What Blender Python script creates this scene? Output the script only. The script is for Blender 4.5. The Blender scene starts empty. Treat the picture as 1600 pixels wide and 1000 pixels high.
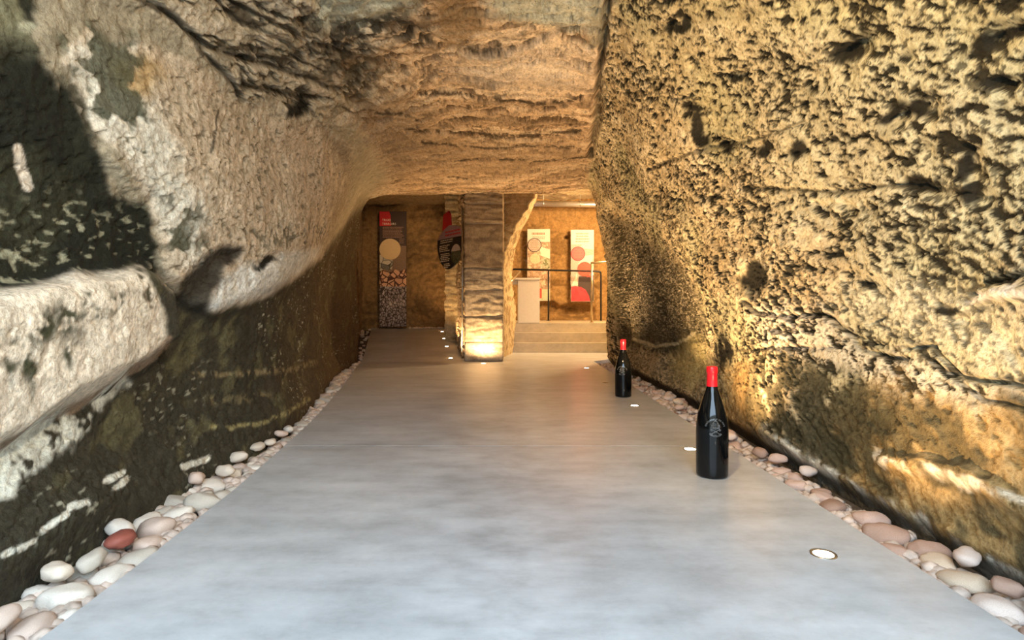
import bpy, bmesh, math, random
import numpy as np
from mathutils import Vector, Matrix

random.seed(7)
RNG = np.random.RandomState(11)
SC = bpy.context.scene
COL = SC.collection
F, HX, HY, HC = 890.0, 800.0, 483.0, 0.76      # focal length in pixels, vanishing point, eye height

# ------------------------------------------------------------------ camera, sky, lights, exposure
cam_d = bpy.data.cameras.new('camera')
cam_d.sensor_width = 36.0
cam_d.lens = F / 1600.0 * 36.0
cam_d.shift_y = -(500.0 - HY) / 1600.0
cam_d.clip_start = 0.02
cam = bpy.data.objects.new('camera', cam_d)
cam.location = (0, 0, HC)
cam.rotation_euler = (math.radians(90), 0, 0)
COL.objects.link(cam)
SC.camera = cam

world = bpy.data.worlds.new('overcast_sky')
SC.world = world
world.use_nodes = True
bg = world.node_tree.nodes['Background']
bg.inputs[0].default_value = (0.62, 0.81, 1.0, 1)
bg.inputs[1].default_value = 16.5

WARM = (1.0, 0.66, 0.33)
WARM2 = (1.0, 0.61, 0.27)


def light(name, kind, loc, energy, color, aim=None, **kw):
    d = bpy.data.lights.new(name, kind)
    d.energy = energy
    d.color = color
    for k, v in kw.items():
        setattr(d, k, v)
    o = bpy.data.objects.new(name, d)
    o.location = loc
    if aim is not None:
        dv = Vector(aim) - Vector(loc)
        o.rotation_euler = dv.to_track_quat('-Z', 'Y').to_euler()
    COL.objects.link(o)
    return o


portal = light('entrance_portal', 'AREA', (0, -0.66, 1.3), 1.0, (1, 1, 1), (0, 2, 1.3), shape='RECTANGLE', size=3.2, size_y=2.9)
portal.data.cycles.is_portal = True
# unseen spots added to brighten the right and left rock walls
light('added_wall_spot', 'SPOT', (-0.15, 1.0, 2.36), 250, (1.0, 0.68, 0.32), (1.4, 2.7, 1.3), spot_size=math.radians(84), spot_blend=0.8, shadow_soft_size=0.04)
light('added_wall_spot', 'SPOT', (0.75, -0.1, 2.0), 300, (1.0, 0.84, 0.64), (-1.4, 2.4, 1.45), spot_size=math.radians(76), spot_blend=0.9, shadow_soft_size=0.05)
# exhibition room and ramp passage, fittings out of sight round the corner
light('exhibition_spotlight', 'SPOT', (2.7, 10.0, 2.85), 520, WARM, (0.4, 12.2, 1.2), spot_size=math.radians(110), spot_blend=0.7, shadow_soft_size=0.05)
light('exhibition_lamp', 'POINT', (2.2, 9.85, 2.6), 360, WARM, shadow_soft_size=0.10)
light('exhibition_spotlight', 'SPOT', (1.75, 9.25, 2.75), 170, WARM, (0.55, 8.9, 0.0), spot_size=math.radians(75), spot_blend=0.9, shadow_soft_size=0.05)
light('passage_spotlight', 'SPOT', (-1.5, 9.2, 2.75), 110, WARM, (-2.3, 11.9, 1.75), spot_size=math.radians(54), spot_blend=0.8, shadow_soft_size=0.05)

SC.view_settings.view_transform = 'Standard'
SC.view_settings.look = 'None'
SC.view_settings.gamma = 1.0
SC.view_settings.use_curve_mapping = False
SC.view_settings.exposure = -0.10


# ------------------------------------------------------------------ helpers
def smooth(a, b, x):
    t = np.clip((x - a) / (b - a), 0, 1)
    return t * t * (3 - 2 * t)


_perm = RNG.permutation(256).astype(np.int32)
_perm = np.concatenate([_perm, _perm])
_g = RNG.normal(size=(256, 3)).astype(np.float32)
_g /= np.linalg.norm(_g, axis=1)[:, None]


def perlin(x, y, z):
    x = np.asarray(x, np.float32) + 113.0
    y = np.asarray(y, np.float32) + 57.0
    z = np.asarray(z, np.float32) + 91.0
    xi, yi, zi = np.floor(x).astype(np.int32), np.floor(y).astype(np.int32), np.floor(z).astype(np.int32)
    xf, yf, zf = x - xi, y - yi, z - zi
    u = xf * xf * (3 - 2 * xf)
    v = yf * yf * (3 - 2 * yf)
    w = zf * zf * (3 - 2 * zf)
    xi &= 255; yi &= 255; zi &= 255
    out = 0
    for i in (0, 1):
        a = _perm[(xi + i) & 255]
        wu = u if i else 1 - u
        for j in (0, 1):
            b = _perm[(a + yi + j) & 255]
            wv = v if j else 1 - v
            for k in (0, 1):
                g = _g[_perm[(b + zi + k) & 255]]
                d = g[..., 0] * (xf - i) + g[..., 1] * (yf - j) + g[..., 2] * (zf - k)
                out = out + wu * wv * (w if k else 1 - w) * d
    return out * 1.6


def fbm(x, y, z, n=4, gain=0.5):
    s, a = 0, 1.0
    for i in range(n):
        f = 2.03 ** i
        s = s + a * perlin(x * f + 7.3 * i, y * f + 3.1 * i, z * f + 5.7 * i)
        a *= gain
    return s


def ridged(x, y, z, n=3, gain=0.5):
    s, a = 0, 1.0
    for i in range(n):
        f = 2.03 ** i
        s = s + a * (1 - np.abs(perlin(x * f + 7.3 * i, y * f + 3.1 * i, z * f + 5.7 * i)) * 2)
        a *= gain
    return s


def at(x, y, Y):
    return Vector(((x - HX) / F * Y, Y, HC + (HY - y) / F * Y))


def on_floor(x, y, z=0.0):
    Y = F * (HC - z) / (y - HY)
    return Vector(((x - HX) / F * Y, Y, z))


def dist_line(px, py, pts):
    d = np.full(px.shape, 1e9, np.float32)
    for (x0, y0), (x1, y1) in zip(pts[:-1], pts[1:]):
        dx, dy = x1 - x0, y1 - y0
        L = dx * dx + dy * dy
        t = np.clip(((px - x0) * dx + (py - y0) * dy) / L, 0, 1)
        d = np.minimum(d, (px - x0 - t * dx) ** 2 + (py - y0 - t * dy) ** 2)
    return np.sqrt(d)


def sd_poly(px, py, poly):
    """signed distance to a polygon, positive inside"""
    d = dist_line(px, py, list(poly) + [poly[0]])
    ins = np.zeros(px.shape, bool)
    n = len(poly)
    for i in range(n):
        x0, y0 = poly[i]
        x1, y1 = poly[(i + 1) % n]
        if y0 == y1:
            continue
        c = (y0 > py) != (y1 > py)
        ins ^= c & (px < (x1 - x0) * (py - y0) / (y1 - y0) + x0)
    return np.where(ins, d, -d)


def pm(px, py, poly, soft=10):
    return smooth(-soft, soft, sd_poly(px, py, poly))


def lm(px, py, pts, w, soft=None):
    soft = w if soft is None else soft
    return 1 - smooth(w - soft * 0.5, w + soft * 0.5, dist_line(px, py, pts))


def em(px, py, cx, cy, rx, ry, a=0.0, soft=0.35):
    c, s = math.cos(a), math.sin(a)
    dx, dy = px - cx, py - cy
    u, v = (dx * c + dy * s) / rx, (-dx * s + dy * c) / ry
    return 1 - smooth(1 - soft, 1 + soft, np.sqrt(u * u + v * v))


# ------------------------------------------------------------------ materials
def new_mat(name):
    m = bpy.data.materials.new(name)
    m.use_nodes = True
    nt = m.node_tree
    return m, nt, nt.nodes['Principled BSDF']


def N(nt, typ, **kw):
    n = nt.nodes.new(typ)
    for k, v in kw.items():
        setattr(n, k, v)
    return n


def ramp(nt, stops, src):
    r = N(nt, 'ShaderNodeValToRGB')
    el = r.color_ramp.elements
    while len(el) < len(stops):
        el.new(0.5)
    for e, (p, c) in zip(el, stops):
        e.position = p
        e.color = (*c, 1)
    nt.links.new(src, r.inputs[0])
    return r.outputs[0]


def noise_tex(nt, scale, detail=4, rough=0.55, vec=None, stretch=None):
    n = N(nt, 'ShaderNodeTexNoise')
    n.inputs['Scale'].default_value = scale
    n.inputs['Detail'].default_value = detail
    n.inputs['Roughness'].default_value = rough
    tc = N(nt, 'ShaderNodeTexCoord')
    src = tc.outputs['Object']
    if stretch:
        mp = N(nt, 'ShaderNodeMapping')
        mp.inputs['Scale'].default_value = stretch
        nt.links.new(src, mp.inputs[0])
        src = mp.outputs[0]
    nt.links.new(src, n.inputs['Vector'])
    return n.outputs['Fac']


def mixc(nt, a, b, fac=1.0, mode='MULTIPLY'):
    m = N(nt, 'ShaderNodeMix', data_type='RGBA', blend_type=mode)
    if isinstance(fac, float):
        m.inputs[0].default_value = fac
    else:
        nt.links.new(fac, m.inputs[0])
    for sock, v in ((m.inputs[6], a), (m.inputs[7], b)):
        if isinstance(v, tuple):
            sock.default_value = (*v, 1)
        else:
            nt.links.new(v, sock)
    return m.outputs[2]


def bump(nt, bsdf, src, strength=0.5, dist=0.01):
    b = N(nt, 'ShaderNodeBump')
    b.inputs['Strength'].default_value = strength
    b.inputs['Distance'].default_value = dist
    nt.links.new(src, b.inputs['Height'])
    nt.links.new(b.outputs[0], bsdf.inputs['Normal'])


def plain(name, col, rough=0.5, metal=0.0, var=0.12, scale=30.0, emit=0.0, bmp=0.0, coat=0.0):
    m, nt, b = new_mat(name)
    f = noise_tex(nt, scale, 3)
    c0 = tuple(max(0, c * (1 - var)) for c in col)
    c1 = tuple(min(1, c * (1 + var)) for c in col)
    nt.links.new(ramp(nt, [(0.3, c0), (0.7, c1)], f), b.inputs['Base Color'])
    b.inputs['Roughness'].default_value = rough
    b.inputs['Metallic'].default_value = metal
    b.inputs['Coat Weight'].default_value = coat
    if emit:
        b.inputs['Emission Color'].default_value = (*col, 1)
        b.inputs['Emission Strength'].default_value = emit
    if bmp:
        bump(nt, b, f, 0.6, bmp)
    return m


def rock_mat(name, fine=70.0, bmp=0.012):
    m, nt, b = new_mat(name)
    a = N(nt, 'ShaderNodeAttribute', attribute_name='albedo')
    f1 = noise_tex(nt, fine, 5, 0.7)
    f2 = noise_tex(nt, fine * 0.22, 4, 0.65)
    v1 = ramp(nt, [(0.30, (0.55, 0.53, 0.50)), (0.52, (1.0, 1.0, 1.0)), (0.75, (1.25, 1.22, 1.18))], f1)
    v2 = ramp(nt, [(0.32, (0.70, 0.69, 0.66)), (0.6, (1.08, 1.07, 1.05))], f2)
    c = mixc(nt, mixc(nt, a.outputs['Color'], v1), v2)
    nt.links.new(c, b.inputs['Base Color'])
    b.inputs['Roughness'].default_value = 0.88
    b.inputs['Specular IOR Level'].default_value = 0.25
    bump(nt, b, f1, 0.8, bmp)
    return m


M_ROCK = rock_mat('limestone_rock')
M_BLOCK = rock_mat('pillar_stone', 90.0, 0.012)


def floor_mat(name, c0, c1, c2):
    m, nt, b = new_mat(name)
    f1 = noise_tex(nt, 2.0, 9, 0.62, stretch=(0.85, 1.15, 1))
    f2 = noise_tex(nt, 8.0, 7, 0.72, stretch=(0.75, 1.15, 1))
    ca = ramp(nt, [(0.25, c0), (0.50, c1), (0.75, c2)], f1)
    cb = ramp(nt, [(0.25, (0.74, 0.74, 0.73)), (0.50, (1.0, 1.0, 1.0)), (0.75, (1.18, 1.18, 1.18))], f2)
    nt.links.new(mixc(nt, ca, cb), b.inputs['Base Color'])
    rr = N(nt, 'ShaderNodeMapRange')
    rr.inputs[1].default_value = 0.15; rr.inputs[2].default_value = 0.85
    rr.inputs[3].default_value = 0.27; rr.inputs[4].default_value = 0.34
    nt.links.new(f2, rr.inputs[0])
    nt.links.new(rr.outputs[0], b.inputs['Roughness'])
    b.inputs['Specular IOR Level'].default_value = 0.5
    f3 = noise_tex(nt, 5.0, 5, 0.6)
    bump(nt, b, f3, 0.06, 0.01)
    return m


M_FLOOR = floor_mat('polished_concrete', (0.36, 0.365, 0.365), (0.50, 0.505, 0.51), (0.62, 0.625, 0.63))
M_STEP = floor_mat('step_concrete', (0.44, 0.37, 0.25), (0.52, 0.45, 0.32), (0.58, 0.51, 0.38))
M_BED = plain('trench_soil', (0.10, 0.075, 0.05), 0.95, var=0.4, scale=40, bmp=0.02)
M_SLATE = plain('joint_filler', (0.14, 0.13, 0.12), 0.9)
M_GLASS = plain('black_bottle_glass', (0.003, 0.0035, 0.004), 0.07, var=0.1)
M_GLASS.node_tree.nodes['Principled BSDF'].inputs['Specular IOR Level'].default_value = 0.33
M_RELIEF = plain('raised_glass_painted_glint', (0.11, 0.115, 0.12), 0.2, var=0.1)  # paler than the bottle glass: glints on the relief put into its colour
M_RELIEF.node_tree.nodes['Principled BSDF'].inputs['Specular IOR Level'].default_value = 0.9
M_WAX = plain('red_sealing_wax', (0.72, 0.012, 0.02), 0.28, var=0.15, scale=60, bmp=0.002)
M_STEEL = plain('brushed_steel', (0.55, 0.53, 0.50), 0.35, 1.0)
M_LENS = plain('lit_lamp_lens', (1.0, 0.84, 0.62), 0.3, emit=22, var=0.0)
M_LENS_OFF = plain('unlit_lamp_lens', (0.45, 0.40, 0.34), 0.2)
M_BLACK = plain('black_painted_steel', (0.015, 0.014, 0.013), 0.45)
M_BRONZE = plain('bronze_rail_steel', (0.42, 0.33, 0.20), 0.35, 0.8)
M_WHITE = plain('white_laminate', (0.80, 0.77, 0.72), 0.45, var=0.03)
M_DUCT = plain('galvanised_duct', (0.62, 0.60, 0.56), 0.30, 0.9, var=0.08)
M_PANEL = plain('panel_board', (0.70, 0.64, 0.55), 0.5, var=0.04)
M_PDARK = plain('dark_brown_print', (0.045, 0.022, 0.015), 0.55)
M_PRED = plain('red_print', (0.50, 0.012, 0.018), 0.5)
M_PVERM = plain('vermilion_print', (0.80, 0.07, 0.03), 0.5)
M_PROSE = plain('rose_print', (0.55, 0.10, 0.10), 0.5)
M_PMAUVE = plain('mauve_print', (0.33, 0.20, 0.21), 0.5)
M_PBLACK = plain('black_print', (0.012, 0.011, 0.012), 0.45)
M_PBEIGE = plain('sand_print', (0.66, 0.47, 0.24), 0.6, var=0.12, scale=120)
M_PGREEN = plain('pale_green_print', (0.46, 0.52, 0.33), 0.5)
M_PGREY = plain('greige_print', (0.46, 0.38, 0.32), 0.5)
M_PBROWN = plain('brown_print', (0.20, 0.12, 0.07), 0.6, var=0.4, scale=60)
M_PCREAM = plain('cream_print', (0.80, 0.70, 0.55), 0.5)
M_TXT = plain('cream_lettering', (0.80, 0.68, 0.52), 0.6, var=0.02)
M_TXTD = plain('brown_lettering', (0.34, 0.22, 0.14), 0.6, var=0.02)
M_TXTR = plain('tan_lettering', (0.30, 0.17, 0.11), 0.6, var=0.02)


def cell_mat(name, cols, scale, joint, jw, stretch=(1, 1, 1), rnd=1.0):
    m, nt, b = new_mat(name)
    tc = N(nt, 'ShaderNodeTexCoord')
    mp = N(nt, 'ShaderNodeMapping')
    mp.inputs['Scale'].default_value = stretch
    nt.links.new(tc.outputs['Object'], mp.inputs[0])
    v = N(nt, 'ShaderNodeTexVoronoi'); v.inputs['Scale'].default_value = scale
    e = N(nt, 'ShaderNodeTexVoronoi', feature='DISTANCE_TO_EDGE'); e.inputs['Scale'].default_value = scale
    for q in (v, e):
        q.inputs['Randomness'].default_value = rnd
        nt.links.new(mp.outputs[0], q.inputs['Vector'])
    sx = N(nt, 'ShaderNodeSeparateColor')
    nt.links.new(v.outputs['Color'], sx.inputs[0])
    c = ramp(nt, [(i / max(1, len(cols) - 1), k) for i, k in enumerate(cols)], sx.outputs[0])
    k = ramp(nt, [(0.0, joint), (jw, joint), (jw + 0.02, (1, 1, 1))], e.outputs[0])
    nt.links.new(mixc(nt, c, k), b.inputs['Base Color'])
    b.inputs['Roughness'].default_value = 0.55
    return m


M_PSTONES = cell_mat('stone_photo_print', [(0.60, 0.30, 0.16), (0.74, 0.44, 0.26), (0.50, 0.22, 0.10)], 9, (0.10, 0.04, 0.02), 0.07)
M_PWHITE = cell_mat('white_stone_print', [(0.06, 0.05, 0.04), (0.62, 0.52, 0.36), (0.10, 0.09, 0.07), (0.70, 0.60, 0.45)], 8, (0.1, 0.1, 0.1), 0.03)
M_PROOTS = cell_mat('root_photo_print', [(0.20, 0.15, 0.13), (0.42, 0.34, 0.31), (0.28, 0.21, 0.19), (0.55, 0.47, 0.43)], 17, (0.12, 0.09, 0.08), 0.08, (1.2, 1, 0.8))
M_PVINE = cell_mat('vine_photo_print', [(0.60, 0.40, 0.26), (0.30, 0.20, 0.12), (0.74, 0.58, 0.42), (0.42, 0.26, 0.15)], 20, (0.5, 0.4, 0.3), 0.02)
M_PLEAF = cell_mat('leaf_photo_print', [(0.12, 0.16, 0.06), (0.55, 0.48, 0.34), (0.20, 0.24, 0.10), (0.75, 0.66, 0.52)], 18, (0.3, 0.3, 0.2), 0.02)
M_PHEDGE = cell_mat('hedge_photo_print', [(0.03, 0.04, 0.02), (0.07, 0.08, 0.04), (0.12, 0.11, 0.06)], 25, (0.3, 0.3, 0.2), 0.02)
M_PRED2 = cell_mat('red_wine_photo_print', [(0.70, 0.02, 0.03), (0.78, 0.04, 0.05), (0.62, 0.015, 0.03)], 14, (1, 0.8, 0.8), 0.02)


def pebble_mat(name, stops):
    m, nt, b = new_mat(name)
    oi = N(nt, 'ShaderNodeObjectInfo')
    f = noise_tex(nt, 26.0, 4, 0.6)
    c = ramp(nt, stops, oi.outputs['Random'])
    v = ramp(nt, [(0.3, (0.82, 0.80, 0.78)), (0.7, (1.08, 1.07, 1.06))], f)
    nt.links.new(mixc(nt, c, v), b.inputs['Base Color'])
    b.inputs['Roughness'].default_value = 0.75
    b.inputs['Specular IOR Level'].default_value = 0.3
    bump(nt, b, f, 0.3, 0.006)
    return m


M_PEB = pebble_mat('pale_pebble', [(0.0, (0.62, 0.50, 0.42)), (0.3, (0.72, 0.63, 0.55)), (0.6, (0.60, 0.47, 0.40)), (0.85, (0.74, 0.68, 0.60)), (1.0, (0.50, 0.36, 0.29))])
M_PEBR = pebble_mat('rosy_pebble', [(0.0, (0.50, 0.34, 0.27)), (0.3, (0.62, 0.49, 0.40)), (0.6, (0.42, 0.26, 0.20)), (0.85, (0.60, 0.50, 0.41)), (1.0, (0.34, 0.20, 0.15))])
M_PEBX = plain('red_brown_pebble', (0.27, 0.075, 0.05), 0.7, var=0.25, scale=40)


# ------------------------------------------------------------------ object helpers
def link(name, me, mat=None, parent=None, sm=False):
    o = bpy.data.objects.new(name, me)
    if mat is not None and len(me.materials) == 0:
        me.materials.append(mat)
    if sm:
        me.polygons.foreach_set('use_smooth', np.ones(len(me.polygons), bool))
    COL.objects.link(o)
    if parent is not None:
        o.parent = parent
    return o


def obj(name, bm, mat, parent=None, sm=False):
    me = bpy.data.meshes.new(name)
    bmesh.ops.recalc_face_normals(bm, faces=bm.faces)
    bm.to_mesh(me)
    bm.free()
    return link(name, me, mat, parent, sm)


def thing(name, label, cat, loc=(0, 0, 0), rz=0.0, group=None):
    o = bpy.data.objects.new(name, None)
    o.empty_display_size = 0.05
    o.location = loc
    o.rotation_euler = (0, 0, rz)
    COL.objects.link(o)
    tag(o, label, cat, group)
    return o


def tag(o, label, cat, group=None):
    o['label'] = label
    o['category'] = cat
    if group:
        o['group'] = group
    return o


def struct(o):
    o['kind'] = 'structure'
    return o


def box(bm, x0, x1, y0, y1, z0, z1, bev=0.0):
    r = bmesh.ops.create_cube(bm, size=1.0)
    for v in r['verts']:
        v.co = Vector(((x0 + x1) / 2 + v.co.x * (x1 - x0), (y0 + y1) / 2 + v.co.y * (y1 - y0), (z0 + z1) / 2 + v.co.z * (z1 - z0)))
    if bev:
        es = list({e for v in r['verts'] for e in v.link_edges})
        bmesh.ops.bevel(bm, geom=es, offset=bev, segments=2, affect='EDGES')


def tube(bm, pts, r, seg=12):
    pts = [Vector(p) for p in pts]
    rings = []
    up = Vector((0, 0, 1))
    for i, p in enumerate(pts):
        t = (pts[min(i + 1, len(pts) - 1)] - pts[max(i - 1, 0)]).normalized()
        a = t.cross(up)
        if a.length < 0.05:
            a = t.cross(Vector((0, 1, 0)))
        a.normalize()
        b = a.cross(t).normalized()
        rings.append([bm.verts.new(p + a * (r * math.cos(k * 2 * math.pi / seg)) + b * (r * math.sin(k * 2 * math.pi / seg))) for k in range(seg)])
    for r0, r1 in zip(rings[:-1], rings[1:]):
        for k in range(seg):
            bm.faces.new((r0[k], r0[(k + 1) % seg], r1[(k + 1) % seg], r1[k]))
    bm.faces.new(rings[0])
    bm.faces.new(rings[-1][::-1])


def lathe(bm, prof, seg=48):
    rings = []
    for r, z in prof:
        if r < 1e-6:
            rings.append([bm.verts.new((0, 0, z))])
        else:
            rings.append([bm.verts.new((r * math.cos(k * 2 * math.pi / seg), r * math.sin(k * 2 * math.pi / seg), z)) for k in range(seg)])
    for a, b in zip(rings[:-1], rings[1:]):
        for k in range(seg):
            k2 = (k + 1) % seg
            if len(a) == 1:
                bm.faces.new((a[0], b[k2], b[k]))
            elif len(b) == 1:
                bm.faces.new((a[k], a[k2], b[0]))
            else:
                bm.faces.new((a[k], a[k2], b[k2], b[k]))


def plate(bm, pts, y0, y1):
    """prism: outline (x, z) extruded along y from y0 to y1"""
    a = [bm.verts.new((x, y0, z)) for x, z in pts]
    b = [bm.verts.new((x, y1, z)) for x, z in pts]
    n = len(pts)
    bm.faces.new(a)
    bm.faces.new(b[::-1])
    for i in range(n):
        bm.faces.new((a[i], b[i], b[(i + 1) % n], a[(i + 1) % n]))


def disc(cx, cz, r, n=36):
    return [(cx + r * math.cos(2 * math.pi * k / n), cz + r * math.sin(2 * math.pi * k / n)) for k in range(n)]


def text_mesh(s, size, depth=0.0015, align='LEFT'):
    c = bpy.data.curves.new('lettering', 'FONT')
    c.body = s
    c.size = size
    c.extrude = depth
    c.resolution_u = 2
    c.align_x = align
    o = bpy.data.objects.new('lettering', c)
    COL.objects.link(o)
    dg = bpy.context.evaluated_depsgraph_get()
    me = bpy.data.meshes.new_from_object(o.evaluated_get(dg))
    bpy.data.objects.remove(o)
    return me


def grid_mesh(name, P, mat, col=None, parent=None, flip=False, closed=False):
    """P: (rows, cols, 3)"""
    R_, C_ = P.shape[:2]
    idx = np.arange(R_ * C_, dtype=np.int32).reshape(R_, C_)
    a, b, c, d = idx[:-1, :-1], idx[:-1, 1:], idx[1:, 1:], idx[1:, :-1]
    q = np.stack([a, b, c, d] if not flip else [a, d, c, b], -1).reshape(-1, 4)
    me = bpy.data.meshes.new(name)
    nf = len(q)
    me.vertices.add(R_ * C_)
    me.vertices.foreach_set('co', np.ascontiguousarray(P, np.float32).ravel())
    me.loops.add(nf * 4)
    me.loops.foreach_set('vertex_index', q.ravel())
    me.polygons.add(nf)
    me.polygons.foreach_set('loop_start', np.arange(nf, dtype=np.int32) * 4)
    me.polygons.foreach_set('loop_total', np.full(nf, 4, np.int32))
    me.polygons.foreach_set('use_smooth', np.ones(nf, bool))
    me.update(calc_edges=True)
    me.validate()
    if col is not None:
        at_ = me.color_attributes.new('albedo', 'FLOAT_COLOR', 'POINT')
        c4 = np.ones((R_ * C_, 4), np.float32)
        c4[:, :3] = col.reshape(-1, 3)
        at_.data.foreach_set('color', c4.ravel())
    return link(name, me, mat, parent)


# ------------------------------------------------------------------ the rock tunnel
CX, CZ = 0.0, 1.0
SECT = [
    (-0.7, [(-1.40, -.2), (-1.45, .5), (-1.5, 1.2), (-1.4, 1.9), (-1.0, 2.4), (-.3, 2.6), (.4, 2.6), (1.0, 2.3), (1.45, 1.8), (1.5, 1.0), (1.45, .3), (1.4, -.2)]),
    (0.9, [(-1.33, -.2), (-1.33, .1), (-1.36, .5), (-1.36, .9), (-1.40, 1.4), (-1.40, 1.8), (-1.2, 2.2), (-.5, 2.5), (.2, 2.55), (.55, 2.42), (.85, 2.15), (1.2, 1.75), (1.42, 1.2), (1.43, .7), (1.38, .3), (1.38, -.2)]),
    (2.2, [(-1.36, -.2), (-1.38, .1), (-1.40, .5), (-1.38, .9), (-1.38, 1.4), (-1.42, 1.8), (-1.25, 2.15), (-.5, 2.5), (.2, 2.55), (.55, 2.42), (.85, 2.15), (1.2, 1.75), (1.40, 1.2), (1.40, .7), (1.37, .3), (1.37, -.2)]),
    (3.2, [(-1.36, -.2), (-1.38, .1), (-1.40, .5), (-1.38, .9), (-1.35, 1.3), (-1.42, 1.75), (-1.30, 2.1), (-.95, 2.36), (-.4, 2.5), (.2, 2.52), (.56, 2.42), (.8, 2.2), (1.12, 1.8), (1.32, 1.3), (1.36, .7), (1.36, .3), (1.38, -.2)]),
    (4.5, [(-1.58, -.2), (-1.60, .3), (-1.62, .8), (-1.58, 1.2), (-1.52, 1.6), (-1.45, 2.0), (-1.15, 2.32), (-.5, 2.49), (.3, 2.52), (.71, 2.46), (.92, 2.2), (1.16, 1.75), (1.26, 1.35), (1.34, .9), (1.40, .4), (1.44, -.2)]),
    (6.5, [(-2.02, -.2), (-2.04, .8), (-2.0, 1.4), (-1.92, 1.8), (-1.75, 2.12), (-1.4, 2.34), (-.6, 2.44), (.4, 2.47), (.93, 2.45), (1.08, 2.2), (1.2, 1.85), (1.30, 1.4), (1.36, .8), (1.42, .1), (1.44, -.2)]),
    (8.3, [(-2.26, -.2), (-2.26, 1.5), (-2.22, 2.15), (-2.10, 2.36), (-1.8, 2.42), (-.7, 2.43), (.4, 2.43), (1.13, 2.52), (1.22, 2.3), (1.32, 1.9), (1.36, 1.4), (1.37, .8), (1.38, .1), (1.38, -.2)]),
]


def ray_R(poly, th):
    R = np.zeros_like(th)
    sx, sz = np.sin(th), np.cos(th)
    for (x0, z0), (x1, z1) in zip(poly[:-1], poly[1:]):
        x0, x1, z0, z1 = x0 - CX, x1 - CX, z0 - CZ, z1 - CZ
        dx, dz = x1 - x0, z1 - z0
        den = sx * dz - sz * dx
        den = np.where(np.abs(den) < 1e-9, 1e-9, den)
        r = (x0 * dz - z0 * dx) / den
        u = (x0 * sz - z0 * sx) / den
        ok = (u >= -1e-4) & (u <= 1 + 1e-4) & (r > 0)
        R = np.where(ok & (R == 0), r, R)
    bad = R == 0
    if bad.any():
        R[bad] = np.interp(th[bad], th[~bad], R[~bad])
    return R


TH0, TH1, NTH = math.radians(-131), math.radians(131), 1300
th = np.linspace(TH0, TH1, NTH)
ker = np.exp(-np.linspace(-2.2, 2.2, 41) ** 2)
ker /= ker.sum()
RS = []
for _, poly in SECT:
    r = ray_R(poly, th)
    r = np.convolve(np.pad(r, 20, 'edge'), ker, 'valid')
    RS.append(r)
RS = np.array(RS)
ys = np.array([s[0] for s in SECT])
Yv = np.concatenate([np.linspace(-0.7, 0.86, 46)[:-1], np.exp(np.linspace(math.log(0.86), math.log(8.3), 620))])
# cubic (Catmull-Rom) interpolation of the sections along the tunnel
def catmull(yq):
    i = np.clip(np.searchsorted(ys, yq) - 1, 0, len(ys) - 2)
    m = np.zeros_like(RS)
    m[1:-1] = ((RS[2:] - RS[:-2]).T / (ys[2:] - ys[:-2])).T
    m[0] = (RS[1] - RS[0]) / (ys[1] - ys[0])
    m[-1] = (RS[-1] - RS[-2]) / (ys[-1] - ys[-2])
    h = (ys[i + 1] - ys[i])
    t = ((yq - ys[i]) / h)[:, None]
    h = h[:, None]
    return (2 * t**3 - 3 * t**2 + 1) * RS[i] + (t**3 - 2 * t**2 + t) * h * m[i] + (-2 * t**3 + 3 * t**2) * RS[i + 1] + (t**3 - t**2) * h * m[i + 1]


Rb = catmull(Yv).astype(np.float32)
Yg = np.repeat(Yv[:, None], NTH, 1).astype(np.float32)
S_, C_ = np.sin(th).astype(np.float32)[None, :], np.cos(th).astype(np.float32)[None, :]


def pos(R):
    return CX + R * S_, Yg, CZ + R * C_


def proj(R):
    X, Y, Z = pos(R)
    Yc = np.maximum(Y, 0.45)
    return HX + X / Yc * F, HY - (Z - HC) / Yc * F


X0, Y0, Z0 = pos(Rb)
left_m = smooth(0.0, -0.25, np.where(np.degrees(th)[None, :] + 0 * Yg < -20, -1.0, 1.0))
# noises in rock space
n_big = fbm(X0 * 0.9, Y0 * 0.9, Z0 * 0.9, 3)
n_mid = fbm(X0 * 3.2, Y0 * 3.2, Z0 * 3.2, 4)
n_fine = fbm(X0 * 14, Y0 * 14, Z0 * 14, 3, 0.6)
n_ridge = ridged(X0 * 6, Y0 * 4.5, Z0 * 9, 3, 0.55)
arc = (np.degrees(th)[None, :] * 0.024 + 0 * Yg).astype(np.float32)
n_warp1 = fbm(X0 * 5 + 9, Y0 * 5, Z0 * 5, 4, 0.6)
n_warp2 = fbm(X0 * 5, Y0 * 5 + 31, Z0 * 5, 4, 0.6)
# pits stretched along the dipping beds of the right wall
ca, sa = math.cos(0.55), math.sin(0.55)
u_r = Y0 * ca + Z0 * sa
v_r = -Y0 * sa + Z0 * ca
n_pit = fbm(u_r * 17, v_r * 34, X0 * 17, 3, 0.62)
n_pit2 = fbm(u_r * 42 + 5, v_r * 66, X0 * 42, 2, 0.6)
n_pit3 = fbm(u_r * 4 + 2, v_r * 6, X0 * 4 + 8, 3, 0.6)
n_spk = fbm(X0 * 40, Y0 * 24, Z0 * 40, 2, .5)
n_clus = fbm(u_r * 1.6 + 12, v_r * 2.6, X0 * 1.6 + 3, 2, 0.6)
n_grain = fbm(X0 * 34, Y0 * 34, Z0 * 34, 2, 0.7)
# bedding of the ceiling runs across the tunnel
n_bed = fbm(X0 * 1.1 + 0.25 * Y0, Y0 * 7.5, Z0 * 9, 4, 0.55)
n_tool = fbm(Y0 * 26, Z0 * 3.0, X0 * 3, 3, 0.6)
n_warp3 = perlin(X0 * 2.0, Y0 * 2.0, Z0 * 2.0 + 4)

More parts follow.
